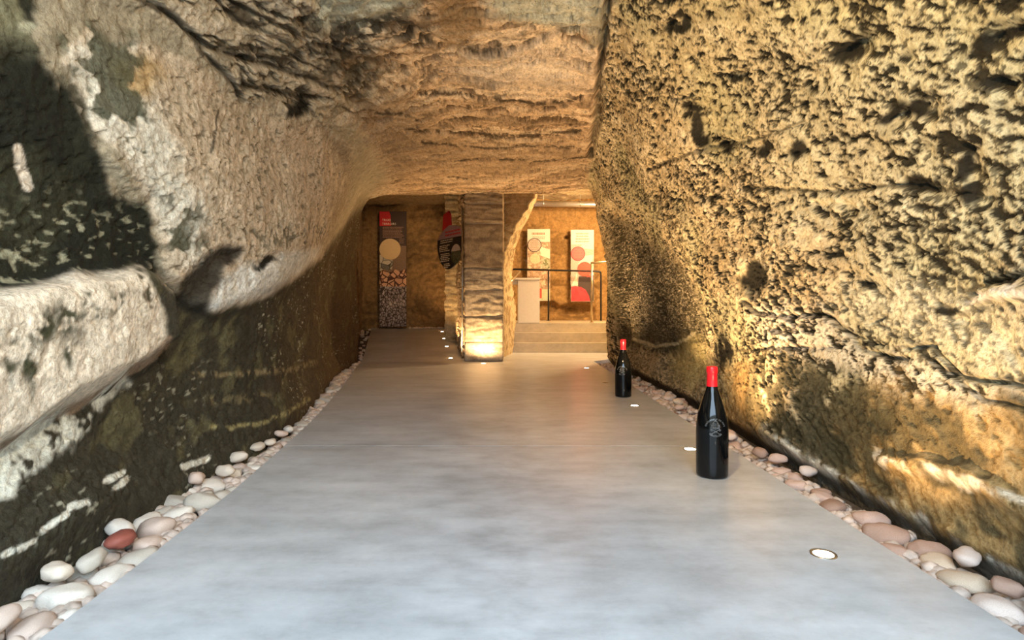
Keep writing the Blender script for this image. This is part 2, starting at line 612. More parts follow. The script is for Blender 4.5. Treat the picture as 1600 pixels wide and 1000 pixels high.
deg = np.degrees(th)[None, :] + 0 * Yg
D_CL = np.interp(Yv, [-2, 2, 3.2, 4.5, 6.5, 8.3], [-46, -46, -42, -44, -46, -57])[:, None]
D_CR = np.interp(Yv, [-2, 1, 3.2, 4.5, 6.5, 8.3], [21, 21, 21.5, 25.5, 32.5, 36.5])[:, None]
wl = smooth(4, -4, deg - D_CL)                    # left wall
wr = smooth(-2.0, 2.0, deg - D_CR)                # right wall
wc = np.clip(1 - wl - wr, 0, 1)                   # ceiling

# ---- shapes seen in the rock, as outlines on its surface
P_MOSS = [(-500, -300), (60, -60), (50, 50), (85, 95), (112, 135), (132, 190), (152, 250), (182, 290), (226, 312), (242, 345), (246, 420), (222, 420), (190, 424), (110, 440), (50, 456), (0, 466), (-500, 560)]
P_BLOCK = [(-500, 560), (0, 458), (50, 448), (110, 424), (150, 428), (222, 418), (246, 455), (257, 500), (258, 535), (238, 562), (170, 602), (100, 642), (0, 692), (-500, 960)]
P_BULGE = [(240, 425), (268, 452), (300, 482), (335, 487), (372, 478), (420, 462), (470, 428), (502, 402), (535, 362), (560, 322), (575, 250), (560, 120), (300, -60), (-300, -300), (100, 40), (180, 290)]
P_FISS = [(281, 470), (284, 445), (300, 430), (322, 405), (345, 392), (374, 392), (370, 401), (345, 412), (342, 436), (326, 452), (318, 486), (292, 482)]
P_WHITE_L = [(232, 70), (300, 95), (372, 158), (425, 170), (500, 190), (548, 235), (540, 318), (524, 350), (500, 402), (470, 426), (420, 460), (372, 476), (333, 486), (300, 470), (262, 440), (245, 345), (220, 290), (190, 240), (130, 190), (100, 90), (140, 40)]
P_CHALK = [(320, 484), (345, 440), (380, 415), (440, 396), (500, 386), (500, 404), (470, 428), (420, 462), (372, 478), (335, 488)]
P_CHALK2 = [(0, 690), (60, 662), (110, 642), (195, 582), (205, 606), (150, 642), (110, 696), (60, 738), (-60, 800), (-300, 860), (-300, 800)]
P_STRATA = [(225, -60), (232, 10), (300, 52), (330, 110), (378, 160), (440, 176), (520, 196), (600, 190), (640, 130), (560, 60), (500, -60)]
P_RECESS = [(932, 330), (960, 318), (1000, 335), (1050, 388), (1090, 436), (1112, 500), (1128, 600), (1146, 705), (1090, 650), (1040, 610), (980, 585), (955, 570), (948, 500)]
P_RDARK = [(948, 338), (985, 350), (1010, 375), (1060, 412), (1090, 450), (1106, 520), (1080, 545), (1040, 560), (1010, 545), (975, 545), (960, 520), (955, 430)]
P_RMOSS = [(1172, 548), (1240, 556), (1330, 590), (1395, 640), (1372, 716), (1300, 742), (1240, 712), (1190, 690), (1158, 640)]
P_ROCHRE = [(1300, 640), (1400, 600), (1500, 620), (1700, 640), (1900, 1100), (1500, 880), (1400, 800), (1290, 740)]
L_LIP = [(1195, 684), (1262, 726), (1348, 776), (1428, 818), (1510, 866), (1630, 930), (1800, 1030)]
L_LEDGE2 = [(1370, 714), (1450, 728), (1510, 752), (1620, 800), (1800, 870)]
CEIL_L = [([(640, 42), (690, 66), (740, 82), (790, 79), (832, 62), (885, 50), (932, 42)], 7, 0.060),
          ([(655, 146), (720, 147), (790, 156), (850, 161), (905, 156), (936, 151)], 3.5, 0.035),
          ([(636, 203), (700, 206), (780, 213), (850, 212), (905, 204)], 4, 0.04),
          ([(660, 223), (760, 231), (860, 228), (925, 232)], 2, 0.02),
          ([(690, 254), (760, 247), (840, 252), (925, 246)], 2, 0.02),
          ([(560, 172), (620, 178), (660, 190)], 2, 0.02),
          ([(700, 276), (730, 279)], 2, 0.02),
          ([(960, -60), (950, 0), (944, 60), (937, 110), (936, 160), (931, 205), (924, 240)], 5, 0.11)]
STR_L = [([(180, -30), (232, 2), (270, 30), (302, 52), (322, 72), (380, 87), (425, 102), (480, 122), (530, 138)], 5, 0.055),
         ([(318, -20), (370, 30), (420, 50), (470, 75), (520, 88)], 3, 0.03),
         ([(345, -10), (400, 22), (450, 40), (482, 62)], 3, 0.03),
         ([(302, 50), (314, 82), (340, 108), (362, 132), (377, 158)], 4, 0.045),
         ([(374, 104), (376, 132), (402, 137), (440, 146), (500, 152)], 5, 0.05),
         ([(480, 60), (540, 84), (600, 98), (660, 118)], 4, 0.04),
         ([(395, 60), (430, 76), (470, 92), (500, 110)], 2, 0.02),
         ([(540, 60), (600, 78), (660, 108), (690, 132)], 2.5, 0.025),
         ([(500, 92), (560, 112), (620, 132)], 2.5, 0.025),
         ([(345, 172), (338, 205), (330, 240)], 2.5, 0.02)]
PITS = [(470, 165, 13, 17, 0.2, .06), (478, 24, 10, 4, -.5, .03), (416, 408, 18, 8, -.3, .04), (1332, 80, 34, 13, -.5, .06), (1096, 202, 10, 30, -.55, .06),
        (1078, 168, 18, 8, .2, .04), (1150, 122, 14, 7, -.3, .03), (1398, 176, 26, 11, -.8, .045), (1442, 168, 22, 14, .2, .045), (1548, 66, 24, 16, -.5, .05), (1060, 42, 20, 8, -.2, .03),
        (1180, 432, 22, 24, .4, .05), (1250, 240, 16, 9, -.6, .04), (1440, 290, 30, 10, .1, .035), (1560, 130, 26, 10, -.2, .04), (1510, 262, 14, 26, .2, .04), (1520, 310, 20, 14, .2, .04),
        (1190, 232, 20, 10, -.6, .03), (1130, 550, 12, 22, 0, .02), (1140, 225, 14, 8, -.5, .02), (1480, 486, 12, 8, 0, .03), (1500, 225, 16, 8, .1, .03), (1410, 92, 14, 7, .1, .02),
        (1350, 440, 12, 5, 0, .02), (1580, 50, 16, 10, 0, .03)]
R_CRK = [([(1160, 470), (1190, 490), (1232, 498), (1290, 492), (1322, 520), (1334, 540), (1372, 553), (1402, 562)], 3.5, .035),
         ([(1400, 545), (1444, 538), (1462, 556), (1492, 580), (1550, 592), (1640, 612)], 3.5, .035),
         ([(1344, 502), (1372, 492)], 2.5, .02), ([(1330, 520), (1360, 535), (1376, 528)], 2, .02),
         ([(1440, 560), (1480, 580), (1530, 620), (1600, 640)], 3, .02),
         ([(1500, 452), (1545, 442), (1620, 426)], 4, .035),
         ([(1150, 548), (1220, 545), (1310, 540)], 3, .02),
         ([(1388, 690), (1400, 740), (1430, 800), (1440, 850)], 3, .025),
         ([(1050, 158), (1080, 150), (1102, 190), (1110, 225)], 3, .03),
         ([(1020, 260), (1090, 236), (1180, 218), (1260, 190)], 3, .015),
         ([(1170, 292), (1300, 300), (1420, 288), (1500, 300)], 4, .015)]


def warp_px(R, amt):
    px, py = proj(R)
    k = np.clip(3.0 / np.maximum(Yg, 1.0), 0.3, 1.6)
    return px + n_warp1 * amt * k, py + n_warp2 * amt * k


n_ws1 = fbm(X0 * 4 + 9, Y0 * 4, Z0 * 4, 2, 0.5)
n_ws2 = fbm(X0 * 4, Y0 * 4 + 31, Z0 * 4, 2, 0.5)


def warp_s(R, amt):
    px, py = proj(R)
    k = np.clip(3.0 / np.maximum(Yg, 1.0), 0.3, 1.6)
    return px + n_ws1 * amt * k, py + n_ws2 * amt * k


def shape(R):
    """outward displacement (into the rock is positive)"""
    px, py = warp_s(R, 10)
    qx, qy = warp_s(R, 5)
    d = np.zeros_like(R)
    L = wl
    d += L * 0.060 * pm(px, py, P_MOSS, 36) * (0.55 + 0.45 * smooth(60, 330, py))
    d += L * -0.072 * pm(px, py, P_BLOCK, 15)
    low = smooth(8.2, 6.8, Yg) * wl * (1 - pm(px, py, P_BULGE, 17)) * (1 - pm(px, py, P_BLOCK, 15)) * (1 - pm(px, py, P_MOSS, 14)) * smooth(230, 330, py)
    d += low * 0.085 * smooth(0.02, 0.30, CZ + R * C_)
    d += L * 0.06 * pm(qx, qy, P_FISS, 12)
    d += wr * 0.19 * pm(px, py, P_RECESS, 14) * smooth(8.25, 7.4, Yg) * smooth(-0.05, 0.35, CZ + R * C_)
    for pts, w, dep in CEIL_L:
        d += (1 - L) * dep * lm(qx, qy, pts, w, w * 1.6) * (0.55 + 0.9 * np.abs(n_mid))
    for pts, w, dep in STR_L:
        d += (1 - wr) * dep * lm(qx, qy, pts, w, w * 1.6) * (0.6 + 0.9 * np.abs(n_mid))
    for pts, w, dep in R_CRK:
        d += wr * dep * lm(qx, qy, pts, w, w * 1.6) * (0.5 + 1.0 * np.abs(n_mid))
    for x, y, rx, ry, a, dep in PITS:
        d += .7 * dep * em(px, py, x, y, rx, ry, a, .7)
    d += wr * -0.035 * lm(px, py, L_LIP, 16, 16)
    d += wr * -0.03 * lm(px, py, L_LEDGE2, 12, 12)
    d += wr * -0.04 * pm(px, py, [(1500, 468), (1520, 452), (1640, 438), (1640, 466)], 6)
    return d


Z_ = CZ + Rb * C_
m_str = pm(*proj(Rb), P_STRATA, 22)
n_str = fbm((Z0 - .28 * Y0 + .05 * n_warp1) * 21, Y0 * 1.5, X0 * 2.5, 3, .6)
n_bed2 = fbm(X0 * 2.2 + 5, Y0 * 20 + 1.2 * n_warp1, Z0 * 20, 3, .6)
q_ = lambda a, p: float(np.percentile(a[100::9, ::9], p))
pit_t = q_(n_pit, 86) - (q_(n_pit, 86) - q_(n_pit, 70)) * smooth(-.3, .4, n_clus)
pit_a = smooth(pit_t, pit_t + .16, n_pit)
t_ = n_pit2 + .35 * n_clus
pit_b = smooth(q_(t_, 80), q_(t_, 92), t_)
pit_c = smooth(pit_t - .12, pit_t + .0, n_pit)
pit_d = smooth(q_(t_, 74), q_(t_, 82), t_)
print('pct', [q_(n_pit, k) for k in (50, 70, 86, 95)], q_(t_, 80), q_(t_, 92))
tex = (0.050 * n_big + 0.020 * n_mid
       + wl * (0.0055 * n_fine + 0.0025 * n_tool + 0.0055 * n_grain + 0.008 * smooth(.25, .5, n_pit))
       + wc * (0.022 * n_bed + 0.016 * n_bed2 + 0.022 * smooth(.18, .34, n_bed2) + 0.006 * n_fine + 0.005 * n_grain) + (1 - wr) * m_str * (0.030 * smooth(.02, .20, n_str) + .010 * n_fine)
       + wr * (0.45 + .55 * smooth(1.5, 3.2, Yg)) * (0.017 * pit_a + 0.007 * pit_b + 0.022 * smooth(0.40, 0.75, n_pit3) + 0.006 * n_fine + 0.006 * n_grain))
# undercut along the foot of the right wall and a straight foot on the left
foot_r = wr * smooth(0.075, 0.0, Z_)
e1 = np.exp(-(sd_poly(*proj(Rb), P_BLOCK) / 24) ** 2)
e2 = np.exp(-(dist_line(*proj(Rb), P_BULGE[:11]) / 22) ** 2)
tex = tex * (1 - .75 * wl * np.maximum(e1, e2))
blk = wl * pm(*proj(Rb), P_BLOCK, 10)
tex = tex * (1 - .45 * blk)
tex = tex * (1 - 0.7 * smooth(0.12, 0.0, Z_)) + 0.10 * foot_r
# keep the end of the tunnel tidy where the pillar stands under it
tex = tex * (1 - 0.6 * wc * smooth(7.6, 8.2, Yg))
d = shape(Rb)
d = 0.5 * d + 0.5 * shape(Rb + d)
d = shape(Rb + d)
R = (Rb + d + tex).astype(np.float32)

# ---- colour of the stone, with shade painted into pits, fissure and ceiling lines
px, py = warp_px(R, 13)
qx, qy = warp_px(R, 4)
ones = np.ones_like(R)


def lay(col, c, m):
    m = np.clip(m, 0, 1)[..., None]
    return col * (1 - m) + np.array(c, np.float32) * m


v01 = lambda n, a=-.5, b=.5: smooth(a, b, n)
col = np.ones(R.shape + (3,), np.float32) * np.array((.58, .48, .35), np.float32)
col = lay(col, (.66, .57, .44), v01(n_mid, 0, .5))
# left wall
lowm = wl * (1 - pm(px, py, P_WHITE_L, 8)) * (1 - pm(px, py, P_BLOCK, 6))
moss_c = (.023, .020, .010)
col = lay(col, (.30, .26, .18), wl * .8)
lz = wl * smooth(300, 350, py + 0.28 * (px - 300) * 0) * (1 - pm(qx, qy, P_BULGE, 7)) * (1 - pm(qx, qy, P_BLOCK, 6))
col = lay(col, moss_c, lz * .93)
col = lay(col, (.10, .065, .03), lz * smooth(380, 540, px) * .8)
col = lay(col, (.14, .125, .06), lz * v01(n_pit3, .2, .6) * .6)
col = lay(col, (.42, .40, .30), lz * smooth(.46, .58, n_spk) * smooth(-.1, .3, n_warp3) * .8)
col = lay(col, (.24, .19, .10), lz * lm(qx, qy, [(300, 587), (400, 582), (460, 577), (492, 566)], 4, 6) * smooth(-.3, .2, n_fine))
col = lay(col, (.30, .26, .12), lz * lm(qx, qy, [(330, 668), (400, 664), (450, 642), (482, 624)], 3.5, 4) * smooth(-.4, .1, n_fine))
col = lay(col, (.18, .15, .08), lz * lm(qx, qy, [(330, 625), (420, 618)], 7, 12) * smooth(-.1, .4, n_fine))
for pts in ([(62, 832), (106, 806)], [(110, 797), (136, 783)], [(4, 868), (18, 862)], [(30, 858), (48, 848)], [(166, 748), (190, 740)], [(185, 758), (198, 752)], [(285, 728), (320, 718)]):
    col = lay(col, (.74, .72, .62), wl * lm(qx, qy, pts, 5, 3))
# white upper wall
wu = wl * pm(qx, qy, P_WHITE_L, 8)
col = lay(col, (.60, .48, .35), wu)
col = lay(col, (.70, .59, .45), wu * v01(n_mid, -.2, .5))
col = lay(col, (.36, .29, .19), wu * smooth(.1, .5, n_grain + .6 * n_fine) * .55)
col = lay(col, (.44, .37, .27), wu * smooth(.2, .6, n_tool) * .4)
col = lay(col, (.12, .10, .06), wu * smooth(.36, .52, n_pit) * .7)
col = lay(col, (.72, .70, .61), wu * pm(px, py, [(100, 80), (200, 60), (250, 160), (280, 260), (330, 340), (300, 420), (250, 340), (220, 270), (150, 220)], 20) * .8)
col = lay(col, (.74, .72, .66), wu * pm(qx, qy, P_CHALK, 8))
col = lay(col, (.46, .30, .12), wu * em(px, py, 205, 112, 46, 26, .5, .6) * .85)
gm = pm(px, py, [(90, 40), (200, 50), (240, 130), (270, 200), (300, 300), (320, 400), (270, 440), (240, 340), (200, 290), (130, 200)], 22)
col = lay(col, (.07, .075, .042), wl * gm * smooth(.08, .26, n_pit3 + .35 * n_fine) * .9)
col = lay(col, (.13, .12, .08), wu * lm(px, py, [(262, 300), (300, 350), (330, 380), (420, 372), (520, 360)], 16, 22) * smooth(.0, .35, n_fine + .4 * n_mid) * .8)
col = lay(col, (.22, .17, .11), wu * pm(px, py, [(500, 190), (560, 200), (575, 300), (545, 360), (520, 340), (540, 280)], 14) * .8)
# mossy hollow, upper left
mm = wl * pm(px, py, P_MOSS, 9)
col = lay(col, (.013, .0135, .007), mm)
col = lay(col, (.036, .035, .017), mm * v01(n_mid, .0, .5) * .7)
col = lay(col, (.36, .35, .24), mm * smooth(.34, .60, n_spk + .35 * n_warp3) * smooth(290, 350, py) * .75)
col = lay(col, (.25, .24, .15), mm * smooth(120, 20, py) * smooth(.0, .4, n_pit3) * .8)
col = lay(col, (.66, .58, .48), mm * lm(qx, qy, [(28, 232), (36, 255), (46, 292)], 8, 5))
col = lay(col, (.45, .44, .32), mm * lm(qx, qy, [(36, 40), (52, 42)], 9, 8))
# the pale ledge block
mb = wl * pm(qx, qy, P_BLOCK, 6)
col = lay(col, (.80, .70, .56), mb)
col = lay(col, (.60, .48, .36), mb * smooth(.1, .5, n_tool) * .6)
stn = np.maximum.reduce([em(px, py, *e, .0, .7) for e in ((70, 512, 16, 22), (104, 500, 30, 34), (124, 480, 16, 18), (30, 560, 16, 40), (60, 560, 8, 50), (175, 470, 18, 22), (100, 556, 9, 16), (150, 452, 10, 10))])
col = lay(col, (.055, .055, .028), mb * stn * smooth(-.35, .05, n_fine + .6 * n_mid))
col = lay(col, (.10, .085, .05), mb * lm(px, py, [(216, 418), (232, 450), (242, 490)], 7, 8) * smooth(-.3, .2, n_fine))
col = lay(col, (.035, .036, .018), mb * lm(px, py, [(-100, 470), (0, 458), (50, 449), (110, 427), (222, 417)], 5, 6) * smooth(-.3, .2, n_mid))
col = lay(col, (.30, .21, .14), wl * lm(qx, qy, [(262, 530), (240, 560), (170, 602), (100, 644), (0, 694), (-300, 850)], 6, 5) * .85)
mc2 = wl * pm(px, py, P_CHALK2, 8)
col = lay(col, (.72, .72, .63), mc2 * smooth(-.35, .05, n_fine + .7 * n_mid + .35))
col = lay(col, (.009, .008, .005), wl * smooth(-14, 0, sd_poly(qx, qy, P_FISS)) * .92)  # darkness inside the fissure painted as near-black colour
# strata
ms = (1 - wr) * pm(px, py, P_STRATA, 22)
col = lay(col, (.46, .38, .27), ms)
col = lay(col, (.60, .51, .39), ms * v01(n_str, .0, -.4))
col = lay(col, (.07, .055, .035), ms * smooth(.16, .30, n_str) * .9)
col = lay(col, (.20, .16, .10), ms * v01(n_pit3, .15, .5) * .7)
for pts, w, dep in STR_L:
    col = lay(col, (.055, .045, .03), (1 - wr) * lm(qx, qy, pts, w * .8, w) * smooth(-.5, .1, n_mid + .3) * .85)
# ceiling
cc = wc
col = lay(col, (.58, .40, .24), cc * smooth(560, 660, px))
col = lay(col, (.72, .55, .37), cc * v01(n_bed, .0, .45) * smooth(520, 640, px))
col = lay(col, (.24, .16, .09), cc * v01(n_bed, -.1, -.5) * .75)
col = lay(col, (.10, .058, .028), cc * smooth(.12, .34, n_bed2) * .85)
col = lay(col, (.10, .07, .04), cc * smooth(.30, .46, n_pit) * .6)
col = lay(col, (.70, .60, .48), cc * em(px, py, 830, 105, 120, 38, .05, .7) * .6)
col = lay(col, (.36, .25, .15), cc * pm(px, py, [(500, 180), (640, 150), (720, 215), (900, 225), (920, 270), (560, 290)], 30) * .75)
col = lay(col, (.28, .20, .13), cc * pm(px, py, [(500, 180), (600, 170), (650, 220), (600, 285), (540, 300)], 24) * .55)
gg = np.maximum(pm(px, py, [(490, -80), (655, -80), (650, 14), (580, 40), (500, 46)], 14), pm(px, py, [(735, -80), (960, -80), (935, 40), (850, 42), (770, 22)], 14))
col = lay(col, (.50, .50, .40), (1 - wr) * gg * .9)
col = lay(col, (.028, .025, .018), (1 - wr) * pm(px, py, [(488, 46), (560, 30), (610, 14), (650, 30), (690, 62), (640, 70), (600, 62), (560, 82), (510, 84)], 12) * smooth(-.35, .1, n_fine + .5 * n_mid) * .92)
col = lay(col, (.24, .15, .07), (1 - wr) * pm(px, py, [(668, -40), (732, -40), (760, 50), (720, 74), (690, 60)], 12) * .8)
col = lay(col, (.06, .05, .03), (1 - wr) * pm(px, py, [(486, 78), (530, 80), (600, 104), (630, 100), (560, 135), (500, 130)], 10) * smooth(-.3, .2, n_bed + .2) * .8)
col = lay(col, (.025, .020, .012), (1 - wr) * pm(px, py, [(690, 70), (740, 72), (800, 66), (850, 52), (820, 72), (780, 84), (740, 88)], 6) * smooth(-.4, .1, n_fine) * .9)  # shade under the nearest ceiling ledge painted in
for pts, w, dep in CEIL_L[1:-1]:
    col = lay(col, (.035, .022, .012), (1 - wl) * lm(qx, qy, pts, w * .9, w) * smooth(-.5, .1, n_fine + n_mid) * .92)  # ledge lines painted dark, as shade beneath their overhangs
col = lay(col, (.030, .025, .015), lm(qx, qy, CEIL_L[-1][0], 5, 5) * smooth(-.7, -.1, n_fine) * .95)
col = lay(col, (.30, .29, .22), (1 - wl) * lm(px, py, [(935, -40), (932, 20), (935, 60)], 14, 12) * .7)
# right wall
cr = wr
col = lay(col, (.60, .48, .29), cr)
col = lay(col, (.72, .60, .40), cr * v01(n_pit3, .0, -.5))
col = lay(col, (.40, .29, .15), cr * smooth(.1, .5, n_mid + .4 * n_fine) * .6)
col = lay(col, (.50, .45, .26), cr * smooth(.0, .45, n_big) * .8)
col = lay(col, (.56, .53, .36), cr * pm(px, py, [(1180, 60), (1500, 40), (1700, 200), (1700, 420), (1380, 420), (1200, 330)], 60) * .5)
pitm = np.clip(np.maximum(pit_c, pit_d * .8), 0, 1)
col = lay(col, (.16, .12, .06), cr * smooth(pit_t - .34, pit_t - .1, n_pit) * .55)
col = lay(col, (.028, .023, .012), cr * pitm)  # lichen tone and the shade inside the holes, both painted into the pits

for pts, w, dep in R_CRK:
    col = lay(col, (.07, .055, .03), cr * lm(qx, qy, pts, w * .7, w) * smooth(-.5, .1, n_mid + .2) * .8)
col = lay(col, (.72, .63, .50), cr * pm(px, py, [(1180, 470), (1300, 480), (1340, 540), (1420, 560), (1600, 620), (1600, 660), (1440, 640), (1340, 600), (1260, 560), (1190, 540)], 20) * .7 * (1 - pitm))
col = lay(col, (.74, .66, .46), cr * pm(px, py, [(1380, 430), (1600, 470), (1620, 600), (1480, 560), (1380, 510), (1300, 470)], 25) * .7 * (1 - .6 * pitm))
col = lay(col, (.40, .25, .09), cr * pm(px, py, P_ROCHRE, 26) * .8)
col = lay(col, (.075, .062, .030), cr * pm(px, py, P_ROCHRE, 26) * smooth(-.05, .35, n_pit3 + .3 * n_mid) * .88)
col = lay(col, (.46, .27, .09), cr * pm(px, py, [(1130, 580), (1170, 560), (1182, 640), (1176, 700), (1140, 690)], 14) * .7)
col = lay(col, (.050, .044, .021), cr * pm(px, py, P_RMOSS, 26) * smooth(-.75, -.1, n_mid + .5 * n_fine) * .93)
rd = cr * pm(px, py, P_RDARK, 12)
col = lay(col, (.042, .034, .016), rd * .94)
col = lay(col, (.60, .50, .34), rd * smooth(.18, .36, n_pit2 + .2 * n_warp3) * smooth(560, 470, py) * .8)
col = lay(col, (.24, .19, .12), cr * pm(px, py, [(975, 545), (1040, 560), (1085, 545), (1120, 560), (1130, 660), (1060, 610), (990, 580)], 12) * .6)
col = lay(col, (.50, .42, .18), cr * em(px, py, 1082, 566, 26, 34, .2, .6) * .7)
col = lay(col, (.52, .46, .30), cr * lm(qx, qy, [(990, 530), (1020, 541), (1060, 536), (1085, 522)], 2.5, 3) * .8)
col = lay(col, (.70, .68, .60), cr * np.maximum(lm(px, py, L_LIP, 13, 9), 0) * smooth(-.5, -.05, n_mid + .4 * n_fine) * smooth(1180, 1230, px) * .9)
col = lay(col, (.74, .66, .52), cr * lm(px, py, L_LEDGE2, 9, 8) * smooth(-.4, 0, n_mid + .3 * n_fine) * .9)
col = lay(col, (.020, .017, .010), np.maximum.reduce([em(qx + n_warp1 * 9, qy + n_warp2 * 9, x, y, rx * 1.08, ry * 1.15, a, .3) for x, y, rx, ry, a, q in PITS]))  # shade in the hand-placed hollows painted near black
col = lay(col, (.80, .72, .62), cr * pm(px, py, [(1503, 468), (1522, 455), (1640, 440), (1640, 466)], 4))
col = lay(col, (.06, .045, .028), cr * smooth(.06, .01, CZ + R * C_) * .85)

# ---- end of the tunnel: the rock turns away behind the last section
ext_Y = [8.36, 8.46, 8.50, 8.52]
ext_k = [0.05, 0.22, 1.2, 3.6]
Xr, Yr, Zr = pos(R)
Xr, Zr = Xr.copy(), Zr.copy()
P = np.stack([Xr, Yg, Zr], -1)
P = np.concatenate([P] + [np.stack([CX + (R[-1] + k) * S_[0], np.full(NTH, y), CZ + (R[-1] + k) * C_[0]], -1)[None] for y, k in zip(ext_Y, ext_k)], 0)
col = np.concatenate([col] + [col[-1:]] * 4, 0)
cl = int(np.searchsorted(np.degrees(th), -46))
cr_i = int(np.searchsorted(np.degrees(th), 24))
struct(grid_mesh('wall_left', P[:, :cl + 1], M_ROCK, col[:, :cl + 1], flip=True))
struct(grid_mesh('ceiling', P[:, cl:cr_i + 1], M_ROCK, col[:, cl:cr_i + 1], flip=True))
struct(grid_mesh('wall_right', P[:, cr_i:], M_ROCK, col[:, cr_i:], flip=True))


# ------------------------------------------------------------------ rooms behind the tunnel
def rough_sheet(name, A, B, C, nu, nv, amp, base, dark, seed=0.0, fn=None, flip=False, lump=7.0, cfn=None):
    """bilinear sheet A + u(B-A) + v(C-A), pushed about along its normal"""
    A, B, C = (np.array(q, np.float32) for q in (A, B, C))
    u, v = np.meshgrid(np.linspace(0, 1, nu), np.linspace(0, 1, nv))
    Q = A + u[..., None] * (B - A) + v[..., None] * (C - A)
    nrm = np.cross(B - A, C - A)
    nrm = nrm / np.linalg.norm(nrm) * (-1 if flip else 1)
    x, y, z = Q[..., 0] + seed, Q[..., 1], Q[..., 2]
    n1 = fbm(x * lump, y * lump, z * lump * 1.3, 4, 0.6)
    n2 = fbm(x * 1.3, y * 1.3, z * 1.3, 2)
    h = amp * n1 + amp * 1.6 * n2
    if fn is not None:
        h = h + fn(u, v, Q, n1)
    Q = Q + nrm * h[..., None]
    c = np.ones(Q.shape, np.float32) * np.array(base, np.float32)
    c = lay(c, dark, smooth(.05, .55, n2 + .6 * n1) * .7)
    if cfn is not None:
        c = cfn(c, u, v, Q, n1)
    return struct(grid_mesh(name, Q, M_ROCK, c, flip=flip))


def alcoves(u, v, Q, n):
    # hollows low in the exhibition wall
    X, Z = Q[..., 0], Q[..., 2]
    h = 0
    for cx, cz, rx, rz, dp in ((0.80, 0.80, 0.24, 0.14, .20), (1.42, 0.72, 0.42, 0.16, .22), (1.22, 2.37, 0.06, 0.035, .15)):
        h = h - dp * (1 - smooth(.7, 1.2, np.sqrt(((X - cx) / rx) ** 2 + ((Z - cz) / rz) ** 2)))
    return h


rough_sheet('wall_back', (-1.5, 12.75, -0.3), (3.6, 12.75, -0.3), (-1.5, 12.75, 3.4), 260, 170, .025, (.38, .23, .09), (.20, .115, .04), 3.0, alcoves)
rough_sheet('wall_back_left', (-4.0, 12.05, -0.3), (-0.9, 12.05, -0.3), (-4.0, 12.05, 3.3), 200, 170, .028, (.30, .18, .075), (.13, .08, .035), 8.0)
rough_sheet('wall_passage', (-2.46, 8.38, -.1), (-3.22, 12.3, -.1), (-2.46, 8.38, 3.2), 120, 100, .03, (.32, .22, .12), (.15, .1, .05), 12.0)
rough_sheet('wall_exhibition_right', (3.5, 8.4, 0.0), (3.5, 12.9, 0.0), (3.5, 8.4, 3.4), 60, 50, .03, (.5, .38, .22), (.3, .2, .1), 15.0, flip=True)
rough_sheet('ceiling_exhibition', (-1.6, 8.35, 3.22), (3.7, 8.35, 3.22), (-1.6, 12.9, 3.22), 110, 90, .03, (.62, .52, .34), (.4, .3, .18), 19.0)
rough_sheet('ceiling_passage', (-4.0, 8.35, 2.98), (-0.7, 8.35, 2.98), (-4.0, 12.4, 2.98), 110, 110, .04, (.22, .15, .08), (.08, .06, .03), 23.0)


def drapes(u, v, Q, n):
    # flowstone ribs down the flank of the rock core
    k = smooth(1.75, 1.2, Q[..., 2])
    return k * .045 * np.sin(u * 46 + 2 * n) + (1 - k) * .02 * n


rough_sheet('wall_core_left', (-.68, 8.30, -.1), (-1.26, 12.6, -.1), (-.68, 8.30, 3.1), 300, 220, .028, (.60, .46, .30), (.30, .2, .1), 27.0, drapes, flip=False, lump=9.0)
# the near side of the arch into the exhibition room: face and reveal, as one lofted skin
front = [(787, 620), (787, 470), (787, 420), (790, 392), (800, 365), (812, 345), (824, 326), (836, 306), (846, 285), (852, 255)]
back = [(800, 560), (807, 490), (803, 466), (800, 438), (801, 412), (806, 386), (813, 362), (826, 340), (836, 316), (842, 290)]
Fp = np.array([at(x, y, 9.02)[:] for x, y in front])
Bp = np.array([at(x, y, 9.85)[:] for x, y in back])
tt = np.linspace(0, 9, 150)
cv = lambda A: np.stack([np.interp(tt, range(10), A[:, i]) for i in range(3)], -1)
ker2 = np.exp(-np.linspace(-2, 2, 17) ** 2); ker2 /= ker2.sum()
sm_ = lambda A: np.stack([np.convolve(np.pad(A[:, i], 8, 'edge'), ker2, 'valid') for i in range(3)], -1)
Fp, Bp = sm_(cv(Fp)), sm_(cv(Bp))
rows = []
for s in np.linspace(0, 1, 30):                       # front face, from behind the pillar to the arris
    A0 = Fp.copy(); A0[:, 0] = -0.75
    rows.append(A0 + s * (Fp - A0))
for s in np.linspace(0, 1, 50)[1:]:                   # reveal
    rows.append(Fp + s * (Bp - Fp))
for s in np.linspace(0, 1, 20)[1:]:                   # back face
    B0 = Bp.copy(); B0[:, 0] = -1.2; B0[:, 1] = 10.2
    rows.append(Bp + s * (B0 - Bp))
Q = np.array(rows, np.float32)
nn = fbm(Q[..., 0] * 8 + 40, Q[..., 1] * 8, Q[..., 2] * 10, 4, .6)
Q[..., 0] += .022 * nn
Q[..., 1] += .022 * fbm(Q[..., 0] * 5 + 70, Q[..., 1] * 5, Q[..., 2] * 16, 3, .6)
cA = np.ones(Q.shape, np.float32) * np.array((.62, .50, .30), np.float32)
cA = lay(cA, (.36, .25, .13), smooth(.1, .5, nn))
cA = lay(cA, (.30, .20, .11), smooth(31, 28, np.arange(Q.shape[0])[:, None] + 0 * nn) * smooth(1.9, 2.2, Q[..., 2]) * .8)  # shade on the upper front face painted as darker stone
struct(grid_mesh('wall_arch', Q, M_ROCK, cA, flip=False))

